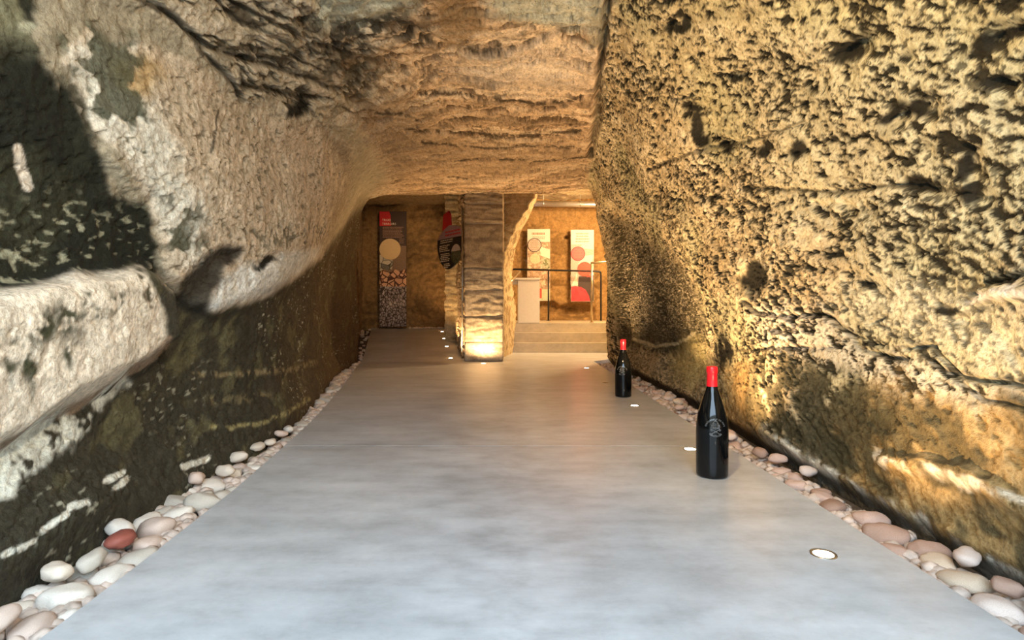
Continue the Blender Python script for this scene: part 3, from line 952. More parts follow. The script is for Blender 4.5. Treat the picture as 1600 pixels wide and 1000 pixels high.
# ------------------------------------------------------------------ floor slabs, trench, ramp, steps
bed = bmesh.new()
box(bed, -3.6, 3.6, -0.7, 12.9, -0.16, -0.055)
floor = struct(obj('floor', bed, M_BED))
yard = bmesh.new(); box(yard, -9, 9, -7.4, -0.7, -0.16, -0.03)
struct(obj('ground', yard, plain('yard_gravel', (.30, .27, .22), .95, var=.2, scale=12)))
yw = bmesh.new(); box(yw, -9, 9, -7.4, -7.0, -0.03, 2.9)  # unseen wall added to block low sky and shorten the daylight's reach
struct(obj('wall_sky_blocker', yw, plain('sky_blocker_stone', (.26, .23, .18), .95, var=.25, scale=6)))
LE = [(-0.7, -1.06), (0.6, -1.07), (1.35, -1.09), (1.75, -1.115), (2.4, -1.17), (3.12, -1.262)]
LE2 = [(3.12, -1.262), (3.8, -1.35), (4.45, -1.46), (5.33, -1.62), (6.3, -1.80), (7.35, -2.02), (8.25, -2.18)]


def slab(name, left, right, z0, z1, mat, parent):
    bm = bmesh.new()
    pts = [(x, y) for y, x in left] + [(x, y) for y, x in reversed(right)]
    a = [bm.verts.new((x, y, z1)) for x, y in pts]
    b = [bm.verts.new((x, y, z0)) for x, y in pts]
    bm.faces.new(a)
    bm.faces.new(b[::-1])
    n = len(pts)
    for i in range(n):
        bm.faces.new((a[i], b[i], b[(i + 1) % n], a[(i + 1) % n]))
    bmesh.ops.bevel(bm, geom=[e for e in bm.edges if all(v.co.z > z1 - 1e-4 for v in e.verts)], offset=0.0012, segments=1, affect='EDGES')
    return obj(name, bm, mat, parent)


YJ = 3.165
bm = bmesh.new(); box(bm, -1.262, 1.188, YJ - .0019, YJ + .0019, -.05, -.0008); obj('joint_filler', bm, M_SLATE, floor)
slab('floor_slab', [(y, x) for y, x in LE[:-1]] + [(YJ - .002, -1.265)], [(-0.7, 1.2), (YJ - .002, 1.19)], -0.055, 0.0, M_FLOOR, floor)
slab('floor_slab', [(YJ + .002, -1.268)] + LE2[1:] + [(8.26, -0.72), (10.6, -0.72)], [(YJ + .002, 1.19), (5.5, 1.19), (8.3, 1.19), (8.62, 1.45), (9.0, 1.9), (10.6, 1.9)], -0.055, 0.0, M_FLOOR, floor)
bm = bmesh.new()
rp = [(8.25, -2.18, 0), (8.9, -2.31, .06), (10.1, -2.56, .178), (11.0, -2.75, .262), (12.2, -3.00, .372)]
ra = []
for y, x, z in rp:
    ra.append([bm.verts.new((x, y, z)), bm.verts.new((-0.6 - 0.2 * (y - 8.25), y, z)), bm.verts.new((x, y, -0.055)), bm.verts.new((-0.6 - 0.2 * (y - 8.25), y, -0.055))])
for p, q in zip(ra[:-1], ra[1:]):
    bm.faces.new((p[0], p[1], q[1], q[0]))
    bm.faces.new((p[0], q[0], q[2], p[2]))
    bm.faces.new((p[1], p[3], q[3], q[1]))
bm.faces.new((ra[0][0], ra[0][2], ra[0][3], ra[0][1]))
bm.faces.new((ra[-1][0], ra[-1][1], ra[-1][3], ra[-1][2]))
obj('ramp_slab', bm, M_FLOOR, floor)
bm = bmesh.new()
rb = [[bm.verts.new((xx, y, z - .05)) for xx in (x + .02, x - .55)] for y, x, z in rp]
for p, q in zip(rb[:-1], rb[1:]):
    bm.faces.new((p[0], q[0], q[1], p[1]))
obj('ramp_verge', bm, M_BED, floor)

stairs = thing('stone_steps', 'three pale concrete steps rising to the exhibition platform', 'steps', (0.8, 9.95, 0))
for k in range(3):
    bm = bmesh.new()
    y0 = 9.95 + 0.17 * k
    y1 = y0 + (0.17 if k < 2 else 2.45)
    box(bm, -0.26 + 0.07 * k, 2.9, y0, y1, 0.0 if k < 2 else 0.0, 0.17 * (k + 1), 0.008)
    s = obj('step', bm, M_STEP, stairs)
    s.location = (-0.8, -9.95, 0)

# ------------------------------------------------------------------ masonry pillar
pil = thing('stone_pillar', 'square pillar of rough stone courses dividing the two passages', 'pillar', (-0.41, 8.6, 0))
px0, px1 = -0.698, -0.122
zz = [0.0, .28, .655, 1.04, 1.345, 2.0, 2.29, 2.50]
for i in range(7):
    n = 26
    bm = bmesh.new()
    bmesh.ops.create_cube(bm, size=1.0)
    bmesh.ops.subdivide_edges(bm, edges=bm.edges[:], cuts=23, use_grid_fill=True)
    z0, z1 = zz[i] + .005, zz[i + 1] - .005
    V = np.array([v.co[:] for v in bm.verts], np.float32)
    e = np.abs(V) * 2
    x = (px0 + px1) / 2 + V[:, 0] * (px1 - px0)
    y = 8.62 + V[:, 1] * 0.72
    z = (z0 + z1) / 2 + V[:, 2] * (z1 - z0)
    nb = fbm(x * 6 + i * 5, y * 6, z * 14, 4, .62)
    edge = np.minimum.reduce([(0.5 - np.abs(V[:, 2])) * (z1 - z0)])
    rnd = .014 * (1 - smooth(0, .035, edge))
    ex = (0.5 - np.abs(V[:, 0])) * (px1 - px0)
    rnd = rnd + .010 * (1 - smooth(0, .03, ex))
    amp = (.006 if i == 0 else .016)
    off = random.uniform(-.006, .006)
    fy = np.where(V[:, 1] < -.49, 1, 0)
    y = y + fy * (-amp * nb + rnd + off)
    sx = np.where(np.abs(V[:, 0]) > .49, np.sign(V[:, 0]), 0)
    x = x + sx * (amp * .6 * nb - rnd * .5)
    for v, a_, b_, c_ in zip(bm.verts, x, y, z):
        v.co = (a_ + 0.41, b_ - 8.6, c_)
    o = obj('stone_block', bm, M_BLOCK, pil, True)
    at_ = o.data.color_attributes.new('albedo', 'FLOAT_COLOR', 'POINT')
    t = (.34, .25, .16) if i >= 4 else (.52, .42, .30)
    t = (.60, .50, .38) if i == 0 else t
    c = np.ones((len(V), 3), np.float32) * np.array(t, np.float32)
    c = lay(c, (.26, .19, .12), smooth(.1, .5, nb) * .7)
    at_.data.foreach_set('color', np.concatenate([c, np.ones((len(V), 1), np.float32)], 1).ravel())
bm = bmesh.new()
box(bm, px0 + .02 + .41, px1 - .02 + .41, -.315, .32, .01, 2.46)
o = obj('mortar', bm, plain('lime_mortar', (.62, .52, .38), .9), pil)

# ------------------------------------------------------------------ recessed floor lamps
def ring(bm, r0, r1, z0, z1, seg=32):
    lathe(bm, [(r0, z0), (r0, z1), (r1, z1 + 0.0008), (r1, z0)], seg)


def floor_lamp(loc, r, label, group, lit=True, watt=8.0, aim=(0.3, 0, 1), size=110, tilt=0.0, col=WARM, soft=.008):
    t = thing('recessed_floor_lamp', label, 'lamp', loc, 0, group)
    t.rotation_euler = (tilt, 0, 0)
    bm = bmesh.new()
    ring(bm, r * 1.0, r * 1.28, -0.01, 0.0022)
    obj('rim', bm, M_STEEL, t, True)
    bm = bmesh.new()
    lathe(bm, [(r * 0.99, -0.006), (r * 0.985, 0.0012), (r * 0.7, 0.0022), (0, 0.0026)], 28)
    obj('lens', bm, M_LENS if lit else M_LENS_OFF, t, True)
    if lit:
        p = Vector(loc) + Vector((0, 0, 0.012))
        light('floor_lamp_beam', 'SPOT', p, watt, col, p + Vector(aim), spot_size=math.radians(size), spot_blend=0.8, shadow_soft_size=soft)
    return t


RG = 'recessed floor lamps along the right edge of the concrete'
floor_lamp((.965, 1.765, 0), .030, 'lit round floor lamp in the concrete nearest the viewer', RG, True, 62, (.26, .25, 1), 125)
floor_lamp((.965, 3.09, 0), .030, 'lit round floor lamp just left of the large near bottle', RG, True, 150, (.28, .2, 1), 125)
floor_lamp((.965, 4.48, 0), .030, 'lit round floor lamp just in front of the far bottle', RG, True, 170, (.10, .1, 1), 125)
floor_lamp((.965, 5.88, 0), .030, 'unlit floor lamp left of the far bottle', RG, False)
floor_lamp((.960, 7.34, 0), .030, 'small lit floor lamp before the steps, at the corner of the right wall', RG, True, 190, (-.05, -.15, 1), 125)
floor_lamp((-.40, 7.98, 0), .032, 'lit floor lamp in the floor in front of the stone pillar', 'lamps around the stone pillar', True, 95, (.02, .10, 1), 160)
for (x, y, w), lb in zip(((704, 560, 34), (698, 541.6, 26), (694, 529, 22), (691, 518.5, 18)),
                         ('nearest of the four lit ramp lamps beside the rock core', 'second lit ramp lamp counting from the stone pillar', 'third lit ramp lamp counting from the stone pillar', 'last lit lamp at the top of the ramp')):
    Yq = F * (HC + 8.25 * .0945) / (y - HY + F * .0945)      # where the sight line meets the ramp
    zq = (Yq - 8.25) * .0945
    floor_lamp(((x - HX) / F * Yq, Yq, zq + .002), .030, lb, 'lamps along the ramp', True, w * 2.4, (.12, 0, 1), 125, math.atan(.0945), WARM2)


# ------------------------------------------------------------------ the two giant bottles
def bottle(loc, h, rz, label):
    t = thing('giant_wine_bottle', label, 'bottle', loc, rz, 'giant red-capped bottles on the concrete')
    k = h / 0.50
    prof = [(0, .0), (.055, .0), (.0675, .004), (.0705, .012), (.0708, .06), (.0712, .15), (.0712, .205), (.0700, .232), (.0665, .262), (.0600, .294), (.0510, .325), (.0410, .354), (.0320, .380), (.0255, .402), (.0222, .425), (.0214, .450), (.0214, .470), (0, .470)]
    bm = bmesh.new()
    lathe(bm, [(r * k, z * k) for r, z in prof], 64)
    obj('glass_body', bm, M_GLASS, t, True)
    bm = bmesh.new()
    lathe(bm, [(.0222 * k, .406 * k), (.0245 * k, .4065 * k), (.0248 * k, .41 * k), (.0236 * k, .43 * k), (.0232 * k, .468 * k), (.0250 * k, .470 * k), (.0254 * k, .480 * k), (.0252 * k, .492 * k), (.0235 * k, .498 * k), (.017 * k, .5 * k), (0, .5 * k)], 48)
    obj('wax_capsule', bm, M_WAX, t, True)
    # embossed crest and lettering, raised from the shoulder of the glass
    rr = np.array([p[0] for p in prof[3:-1]]) * k
    rz_ = np.array([p[1] for p in prof[3:-1]]) * k

    def wrap(me, cx, cz, ang, base):
        for v in me.vertices:
            x, y, dz = v.co.x, v.co.y, v.co.z
            X = cx + x * math.cos(ang) - y * math.sin(ang)
            Zc = cz + x * math.sin(ang) + y * math.cos(ang)
            R_ = float(np.interp(Zc, rz_, rr)) + base + dz
            a = X / float(np.interp(Zc, rz_, rr)) - math.pi / 2
            v.co = (R_ * math.cos(a), R_ * math.sin(a), Zc)

    bmA = bmesh.new()

    def letters(s, cz, rad, size, span, up=True):
        n = len(s)
        for i, ch in enumerate(s):
            if ch == ' ':
                continue
            f = (i - (n - 1) / 2) / (n - 1)
            a = f * span
            me = text_mesh(ch, size, .0016 * k, 'CENTER')
            if up:
                wrap(me, rad * math.sin(a), cz + rad * math.cos(a), -a, .0004)
            else:
                wrap(me, rad * math.sin(a), cz - rad * math.cos(a), a, .0004)
            bmA.from_mesh(me)
            bpy.data.meshes.remove(me)

    zc = .225 * k
    letters('CHATEAUNEUF DU PAPE', zc, .040 * k, .0105 * k, 2.5)
    letters('CONTROLE', zc + .004 * k, .038 * k, .0115 * k, 1.5, False)
    obj('raised_lettering', bmA, M_RELIEF, t)['kind'] = 'stuff'

    def relief(pts, w, th_):
        """a raised band following pts (x, z) on the glass"""
        bmr = bmesh.new()
        loop = []
        for i, (x, z) in enumerate(pts):
            x0, z0 = pts[max(0, i - 1)]
            x1, z1 = pts[min(len(pts) - 1, i + 1)]
            dx, dz = x1 - x0, z1 - z0
            L = math.hypot(dx, dz) or 1
            nx, nz = -dz / L * w, dx / L * w
            q = []
            for ox, oz, hh in ((nx, nz, 0), (nx * .5, nz * .5, th_), (-nx * .5, -nz * .5, th_), (-nx, -nz, 0)):
                X, Zc = (x + ox) * k, zc + (z + oz) * k
                r0 = float(np.interp(Zc, rz_, rr))
                a = X / r0 - math.pi / 2
                q.append(bmr.verts.new(((r0 + hh * k) * math.cos(a), (r0 + hh * k) * math.sin(a), Zc)))
            loop.append(q)
        for q0, q1 in zip(loop[:-1], loop[1:]):
            for j in range(3):
                bmr.faces.new((q0[j], q0[j + 1], q1[j + 1], q1[j]))
        return bmr

    crest = bmesh.new()
    bands = []
    # tiara: flared crown with three bands and a ball, two ribbons
    bands.append(([(-.010, .004), (-.0125, .016), (-.0110, .026), (-.006, .034), (0, .037), (.006, .034), (.0110, .026), (.0125, .016), (.010, .004), (0, .002), (-.010, .004)], .0014, .0032))
    for z, wv in ((.009, .011), (.017, .012), (.025, .0105)):
        bands.append(([(-wv, z), (-wv / 2, z - .001), (0, z - .0013), (wv / 2, z - .001), (wv, z)], .0012, .0032))
    bands.append(([(-.0022, .039), (0, .0412), (.0022, .039), (0, .037), (-.0022, .039)], .001, .0032))
    bands.append(([(.0125, .014), (.018, .022), (.017, .008), (.013, .002)], .0009, .0028))
    bands.append(([(-.0125, .014), (-.018, .022), (-.017, .008), (-.013, .002)], .0009, .0028))
    # crossed keys: shafts, bows, bits
    for s in (-1, 1):
        bands.append(([(-.019 * s, .001), (-.008 * s, -.0055), (.006 * s, -.0135), (.0165 * s, -.020)], .0013, .0032))
        bands.append(([(.0165 * s, -.020), (.021 * s, -.0195), (.0225 * s, -.0245), (.018 * s, -.027), (.0150 * s, -.0235), (.0165 * s, -.020)], .0010, .0032))
        bands.append(([(-.019 * s, .001), (-.0225 * s, -.003), (-.0195 * s, -.006), (-.0165 * s, -.001)], .0012, .0032))
        bands.append(([(-.0145 * s, -.0020), (-.018 * s, -.0075), (-.0150 * s, -.0085)], .0010, .0032))
    for pts, w, h_ in bands:
        b2 = relief(pts, w, h_)
        me = bpy.data.meshes.new('crest')
        b2.to_mesh(me); b2.free()
        crest.from_mesh(me)
        bpy.data.meshes.remove(me)
    obj('embossed_crest', crest, M_RELIEF, t, True)
    return t


b1 = on_floor(1115, 745)
bottle((b1.x, b1.y + .02, 0), .50, -.12, 'large black wine bottle with red wax capsule and crest, nearest the viewer')
b2 = on_floor(975.5, 621)
bottle((b2.x, b2.y + .05, 0), .50, -.34, 'black wine bottle with red wax capsule, standing farther back by the pebbles')

# ------------------------------------------------------------------ exhibition panels
def print_plate(parent, name, pts, y, mat, th_=.0012):
    bm = bmesh.new()
    plate(bm, pts, y - th_, y)
    return obj(name, bm, mat, parent)


def R4(x0, x1, z0, z1):
    return [(x0, z0), (x1, z0), (x1, z1), (x0, z1)]


def put_text(parent, name, s, x, z, y, size, mat, align='LEFT'):
    me = text_mesh(s, size, .0008, align)
    me.transform(Matrix.Rotation(math.radians(90), 4, 'X'))
    me.transform(Matrix.Translation((x, y, z)))
    me.materials.clear()
    return link(name, me, mat, parent)


def text_lines(parent, x0, x1, z0, z1, y, n, mat, hgt, seed=1, centre=False):
    """blocks of small print too fine to read: broken strokes per line"""
    rg = random.Random(seed)
    bm = bmesh.new()
    for i in range(n):
        z = z1 - (z1 - z0) * (i + .5) / n
        x = x0
        end = x1 - (0 if not centre else 0) - rg.uniform(0, .18) * (x1 - x0)
        if centre:
            q = rg.uniform(.0, .12) * (x1 - x0)
            x, end = x0 + q, x1 - q
        while x < end - .004:
            w = rg.uniform(.010, .035)
            plate(bm, R4(x, min(end, x + w), z - hgt / 2, z + hgt / 2), y - .0008, y)
            x += w + .008
    o = obj('small_print', bm, mat, parent)
    o['kind'] = 'stuff'
    return o


# left: tall panel headed TROIS TERROIRS
PY = 11.85
pxs = lambda x: (x - 614) / F * PY
pzs = lambda y: (511 - y) / F * PY
base = at(614, 511, PY)
pA = thing('terroir_panel', 'tall dark exhibition panel headed TROIS TERROIRS with sand disc', 'panel', base)
bm = bmesh.new(); box(bm, pxs(593), pxs(635), 0, .03, 0, pzs(330), .002); obj('board', bm, M_PDARK, pA)
print_plate(pA, 'red_heading', [(pxs(593), pzs(353)), (pxs(611), pzs(353)), (pxs(610.5), pzs(337)), (pxs(608), pzs(330.5)), (pxs(593), pzs(330.5))], -.0005, M_PRED)
print_plate(pA, 'brown_earth_print', R4(pxs(593.2), pxs(634.8), pzs(430), pzs(384)), -.0003, M_PBROWN)
print_plate(pA, 'white_stone_print', [(pxs(593.2), pzs(424)), (pxs(612), pzs(421)), (pxs(615), pzs(408)), (pxs(607), pzs(400)), (pxs(593.2), pzs(398))], -.0016, M_PWHITE)
print_plate(pA, 'cobble_print', [(pxs(593.2), pzs(448)), (pxs(634.8), pzs(448)), (pxs(634.8), pzs(420)), (pxs(625), pzs(424)), (pxs(618), pzs(421)), (pxs(608), pzs(426)), (pxs(600), pzs(421)), (pxs(593.2), pzs(424))], -.0029, M_PSTONES)
print_plate(pA, 'root_print', R4(pxs(593.2), pxs(634.8), pzs(510.5), pzs(447.6)), -.0042, M_PROOTS)
bm = bmesh.new(); plate(bm, disc(pxs(609.7), pzs(389.5), 16.5 / F * PY, 48), -.022, -.004); obj('sand_disc', bm, M_PBEIGE, pA)
put_text(pA, 'heading_lettering', 'TROIS', pxs(597), pzs(345.5), -.003, .066, M_TXT)
put_text(pA, 'heading_lettering', 'TERROIRS', pxs(597), pzs(351.5), -.003, .066, M_TXT)
text_lines(pA, pxs(598), pxs(632), pzs(372), pzs(354), -.0008, 8, M_TXTR, .016, 3)
text_lines(pA, pxs(624), pxs(632), pzs(381), pzs(372), -.0008, 3, M_TXTR, .016, 4)

# right: two pale panels on the exhibition wall
PB = 12.58


def wall_panel(x0, x1, y0, y1, label, name):
    c = (x0 + x1) / 2
    b = at(c, y1, PB)
    t = thing(name, label, 'panel', b, 0, None)
    fx = lambda x: (x - c) / F * PB
    fz = lambda y: (y1 - y) / F * PB
    bm = bmesh.new(); box(bm, fx(x0), fx(x1), 0, .035, 0, fz(y0), .002); obj('board', bm, M_PANEL, t)
    for sx in (.15, .85):
        bm = bmesh.new(); box(bm, fx(x0 + (x1 - x0) * sx) - .015, fx(x0 + (x1 - x0) * sx) + .015, .035, .20, fz(y0) * .5 - .02, fz(y0) * .5 + .02); obj('wall_bracket', bm, M_BLACK, t)
    return t, fx, fz


t, fx, fz = wall_panel(824, 859.5, 358, 470, 'pale panel with green disc and vineyard print, behind the white counter', 'vineyard_panel')
print_plate(t, 'vine_print', R4(fx(824.4), fx(859.2), fz(452), fz(378)), -.0004, M_PVINE)
print_plate(t, 'cream_print', [(fx(842), fz(385)), (fx(859.2), fz(390)), (fx(859.2), fz(404)), (fx(846), fz(400))], -.0017, M_PCREAM)
print_plate(t, 'leaf_print', [(fx(844), fz(415)), (fx(848), fz(402)), (fx(859.2), fz(404)), (fx(859.2), fz(420)), (fx(846), fz(420))], -.0017, M_PLEAF)
print_plate(t, 'green_block', R4(fx(845), fx(859.2), fz(469), fz(452)), -.0017, M_PGREEN)
print_plate(t, 'red_block', R4(fx(843), fx(846.5), fz(466), fz(451)), -.003, M_PVERM)
bm = bmesh.new(); plate(bm, disc(fx(835), fz(383), .155, 44), -.010, -.002); obj('grey_disc_rim', bm, M_PDARK, t)
bm = bmesh.new(); plate(bm, disc(fx(835), fz(383), .140, 44), -.013, -.0102); obj('grey_disc', bm, M_PGREY, t)
text_lines(t, fx(827.5), fx(842.5), fz(391), fz(375), -.0133, 6, M_TXTD, .012, 6, True)
bm = bmesh.new(); plate(bm, disc(fx(836), fz(404.5), .112, 44), -.012, -.002); obj('green_disc', bm, M_PGREEN, t)
text_lines(t, fx(828), fx(855), fz(368), fz(362.5), -.0004, 1, M_TXTD, .05, 8, True)
text_lines(t, fx(831), fx(852), fz(374), fz(369), -.0004, 2, M_TXTD, .016, 9, True)

t, fx, fz = wall_panel(892, 928, 359, 471, 'pale panel with two red discs and red wine print, right of the vineyard panel', 'cellar_panel')
print_plate(t, 'brown_print', R4(fx(892.4), fx(927.6), fz(450), fz(382)), -.0004, M_PGREY)
print_plate(t, 'cream_print', [(fx(908), fz(385)), (fx(910), fz(381)), (fx(927.6), fz(381)), (fx(927.6), fz(390)), (fx(912), fz(388))], -.0017, M_PCREAM)
print_plate(t, 'cream_print', [(fx(903), fz(413)), (fx(912), fz(400)), (fx(927.6), fz(398)), (fx(924), fz(412))], -.0017, M_PCREAM)
print_plate(t, 'cream_print', [(fx(893), fz(446)), (fx(899), fz(434)), (fx(901), fz(425)), (fx(903), fz(446))], -.0017, M_PCREAM)
print_plate(t, 'dark_print', [(fx(903), fz(448)), (fx(904), fz(432)), (fx(927.6), fz(430)), (fx(927.6), fz(470.5)), (fx(922), fz(470.5)), (fx(914), fz(452))], -.0017, M_PDARK)
print_plate(t, 'red_wine_print', [(fx(892.4), fz(470.5)), (fx(922), fz(470.5)), (fx(920), fz(462)), (fx(915), fz(453)), (fx(908), fz(448.5)), (fx(899), fz(447)), (fx(892.4), fz(448))], -.003, M_PRED2)
for q in (.085, .062, .04):
    bm = bmesh.new()
    arc_ = [(fx(920) + (q + s_) * math.cos(a), fz(435) + (q + s_) * math.sin(a)) for s_, rg_ in ((0, range(0, 25)), (.012, range(24, -1, -1))) for a in [math.radians(-20 + 160 * i / 24) for i in rg_]]
    plate(bm, arc_, -.0062, -.005); obj('red_arc', bm, M_PVERM, t)
bm = bmesh.new(); plate(bm, disc(fx(903), fz(396.5), .158, 44), -.010, -.002); obj('rose_disc_rim', bm, M_PRED, t)
bm = bmesh.new(); plate(bm, disc(fx(903), fz(396.5), .143, 44), -.013, -.0102); obj('rose_disc', bm, M_PROSE, t)
text_lines(t, fx(896), fx(910), fz(404), fz(389), -.0133, 6, M_TXTR, .012, 16, True)
bm = bmesh.new(); plate(bm, disc(fx(913.5), fz(420.5), .162, 44), -.016, -.0135); obj('vermilion_disc', bm, M_PVERM, t)
text_lines(t, fx(898), fx(922), fz(379.5), fz(363), -.0004, 4, M_TXTD, .024, 18, True)

# round sign on its pole at the corner of the pillar
A_, B_ = Vector((-.755, 8.55, 0)), Vector((-1.19, 9.16, 0))
dirv = (B_ - A_)
W = dirv.length
ang = math.atan2(dirv.y, dirv.x)
sg = thing('round_sign', 'round black sign with red flag and mauve cap on the pillar corner', 'sign', (A_.x, A_.y, 1.30), ang + math.pi)
# local x runs from far edge (-W) to the pole (0); local y towards the viewer is positive after the turn -> mirror below
wx = lambda f: -W * (1 - f)                    # f = 0 far edge, 1 pole
cz0, rad = .42, W / 2
low = [(wx(.5) + rad * math.cos(a), .50 + rad * 1.12 * math.sin(a)) for a in [math.radians(180 + 180 * i / 30) for i in range(31)]]
low = [(x, z + 0) for x, z in low] + [(wx(1), .56), (wx(0), .56)]
bm = bmesh.new(); plate(bm, low, -.012, .012); obj('black_face', bm, M_PBLACK, sg)
bm = bmesh.new(); plate(bm, [(wx(0.02), .562), (wx(1), .562), (wx(1), .68), (wx(.78), .74), (wx(.5), .76), (wx(.34), .72), (wx(.12), .64)], -.012, .012); obj('mauve_cap', bm, M_PMAUVE, sg)
bm = bmesh.new(); plate(bm, [(wx(.22), .70), (wx(.34), .722), (wx(.5), .762), (wx(.58), .762), (wx(.55), .93), (wx(.48), .99), (wx(.26), .94)], -.012, .012); obj('red_flag', bm, M_PRED, sg)
SIDE = 1


def sign_print(name, pts, mat, lift=.0):
    bm = bmesh.new(); plate(bm, pts, -.0136 - lift, -.0121 - lift); return obj(name, bm, mat, sg)


sign_print('vineyard_print', [(x, z) for x, z in disc(wx(.80), .30, .15, 32) if x < wx(.995)] + [], M_PHEDGE)
sign_print('sky_print', [(wx(.80) + .15 * math.cos(a), .30 + .15 * math.sin(a)) for a in [math.radians(18 + 144 * i / 20) for i in range(21)] if wx(.80) + .15 * math.cos(a) < wx(.995)], M_PGREY, .0015)
rg = random.Random(5)
for nm, z0_, z1_, n, x0f, x1f in (('w', .49, .555, 2, .12, .74), ('w', .36, .47, 4, .08, .55), ('w', .20, .34, 5, .13, .56), ('w', .10, .18, 3, .28, .56)):
    bm = bmesh.new()
    for i in range(n):
        z = z1_ - (z1_ - z0_) * (i + .5) / n
        x = wx(x0f) + rg.uniform(0, .03)
        e_ = wx(x1f) - rg.uniform(0, .08)
        while x < e_:
            w = rg.uniform(.02, .06)
            plate(bm, R4(x, min(e_, x + w), z - .006, z + .006), -.0132, -.0121)
            x += w + .012
    o = obj('small_print', bm, M_TXT, sg); o['kind'] = 'stuff'
bm = bmesh.new()
for z in (.66, .61):
    x = wx(.35)
    while x < wx(.93):
        w = rg.uniform(.03, .07)
        plate(bm, R4(x, x + w, z - .011, z + .011), -.0132, -.0121)
        x += w + .012
o = obj('small_print', bm, M_PRED, sg); o['kind'] = 'stuff'
pole = bmesh.new(); tube(pole, [(0.022, .0, -1.32), (0.022, 0, 1.0)], .014, 14); obj('pole', pole, M_STEEL, sg, True)

# ------------------------------------------------------------------ counter, rails, duct
ct = thing('white_counter', 'white laminate counter standing on the platform above the steps', 'counter', (0.30, 10.35, .51))
bm = bmesh.new(); box(bm, -.195, .20, -.06, .30, 0, .775, .004); obj('body', bm, M_WHITE, ct)
bm = bmesh.new(); box(bm, -.32, .205, -.07, .32, .777, .815, .004); obj('top', bm, M_WHITE, ct)
bm = bmesh.new(); box(bm, -.31, -.20, .02, .28, .70, .775, .003); obj('side_shelf', bm, M_WHITE, ct)

# black guard rail at the back of the platform
YB = 12.25
r0, r1 = at(795, 420.5, YB), at(934, 424.0, YB)
rl = thing('guard_rail', 'black steel guard rail across the platform before the panels', 'rail', (at(857, 421, YB).x, YB, .51))
o_ = Vector((at(857, 421, YB).x, YB, .51))
bm = bmesh.new()
e = at(939, 428, YB)
pts = [r0 - o_, r1 - o_, Vector((at(937.6, 424.8, YB) - o_)), Vector((at(938.8, 427, YB) - o_)), e - o_ + Vector((0, 0, -.03)), Vector((e.x - o_.x, 0, 0.0))]
tube(bm, pts, .020, 12); obj('handrail', bm, M_BLACK, rl, True)
bm = bmesh.new(); tube(bm, [(0, 0, 0), (0, 0, (at(857, 421.5, YB) - o_).z)], .018, 12); obj('post', bm, M_BLACK, rl, True)
bm = bmesh.new(); lathe(bm, [(.045, 0), (.045, .008), (.02, .012), (0, .012)], 20); obj('foot_plate', bm, M_BLACK, rl)

# bronze handrail at the right of the steps
YH = 10.42
hr = thing('bronze_handrail', 'bronze coloured handrail and post at the right of the steps', 'rail', (at(924.5, 505, YH).x, YH, .51))
o_ = Vector(hr.location)
bm = bmesh.new(); tube(bm, [(0, 0, 0), (0, 0, at(0, 412, YH).z - .51)], .020, 14); obj('post', bm, M_BRONZE, hr, True)
bm = bmesh.new()
zt = at(0, 411, YH).z - .51
tube(bm, [(-.015, 0, zt), (.14, 0, zt + .012), (.50, .05, zt + .05)], .018, 14); obj('handrail', bm, M_BRONZE, hr, True)
bm = bmesh.new(); lathe(bm, [(.045, 0), (.045, .008), (.02, .012), (0, .012)], 20); obj('foot_plate', bm, M_BRONZE, hr)

# short sloping handrail on the arch reveal, left of the counter
p0, p1 = at(792, 447, 9.45), at(812, 424, 10.15)
sr = thing('sloping_handrail', 'short sloping pale handrail on the arch wall left of the counter', 'rail', p0)
bm = bmesh.new(); tube(bm, [(0, 0, 0), (p1 - p0) * .5, p1 - p0], .020, 14); obj('bar', bm, M_BRONZE, sr, True)
for f in (.2, .8):
    q = (p1 - p0) * f
    bm = bmesh.new(); tube(bm, [q, q + Vector((-.05, 0, -.05)), q + Vector((-.16, 0, -.05))], .009, 10); obj('wall_bracket', bm, M_BRONZE, sr, True)

# ventilation duct under the exhibition ceiling
dy = 12.15
q0 = at(833, 318, dy)
du = thing('ventilation_duct', 'round silver ventilation duct below the exhibition room ceiling', 'duct', q0)
bm = bmesh.new(); tube(bm, [(-.5, 0, 0.0), (1.2, 0, -.02), (2.6, 0, -.04)], .062, 28); obj('pipe', bm, M_DUCT, du, True)
for x in (.22, 1.0):
    bm = bmesh.new(); lathe(bm, [(.063, -.012), (.068, -.012), (.068, .012), (.063, .012)], 28)
    bmesh.ops.rotate(bm, verts=bm.verts, cent=(0, 0, 0), matrix=Matrix.Rotation(math.radians(90), 3, 'Y'))
    bmesh.ops.translate(bm, verts=bm.verts, vec=(x, 0, -.013 * x / 1.2))
    obj('clamp_ring', bm, M_STEEL, du, True)
    bm = bmesh.new(); tube(bm, [(x, 0, .05), (x, 0, .32)], .008, 8); obj('hanger_rod', bm, M_STEEL, du)

# ------------------------------------------------------------------ pebbles
def pebble_mesh(seed):
    rg_ = np.random.RandomState(seed)
    bm = bmesh.new()
    bmesh.ops.create_icosphere(bm, subdivisions=3, radius=1.0)
    V = np.array([v.co[:] for v in bm.verts], np.float32)
    n = fbm(V[:, 0] * 1.1 + seed * 3.1, V[:, 1] * 1.1, V[:, 2] * 1.1, 2, .5)
    sc = np.array([1.0, rg_.uniform(.66, .85), rg_.uniform(.46, .62)])
    # super-ellipsoid feel: slightly flattened faces
    V = V * (1 + .24 * n)[:, None]
    V = np.sign(V) * np.abs(V) ** rg_.uniform(.84, .98)
    V = V * sc
    for v, c in zip(bm.verts, V):
        v.co = c
    me = bpy.data.meshes.new('pebble')
    bm.to_mesh(me); bm.free()
    me.polygons.foreach_set('use_smooth', np.ones(len(me.polygons), bool))
    return me


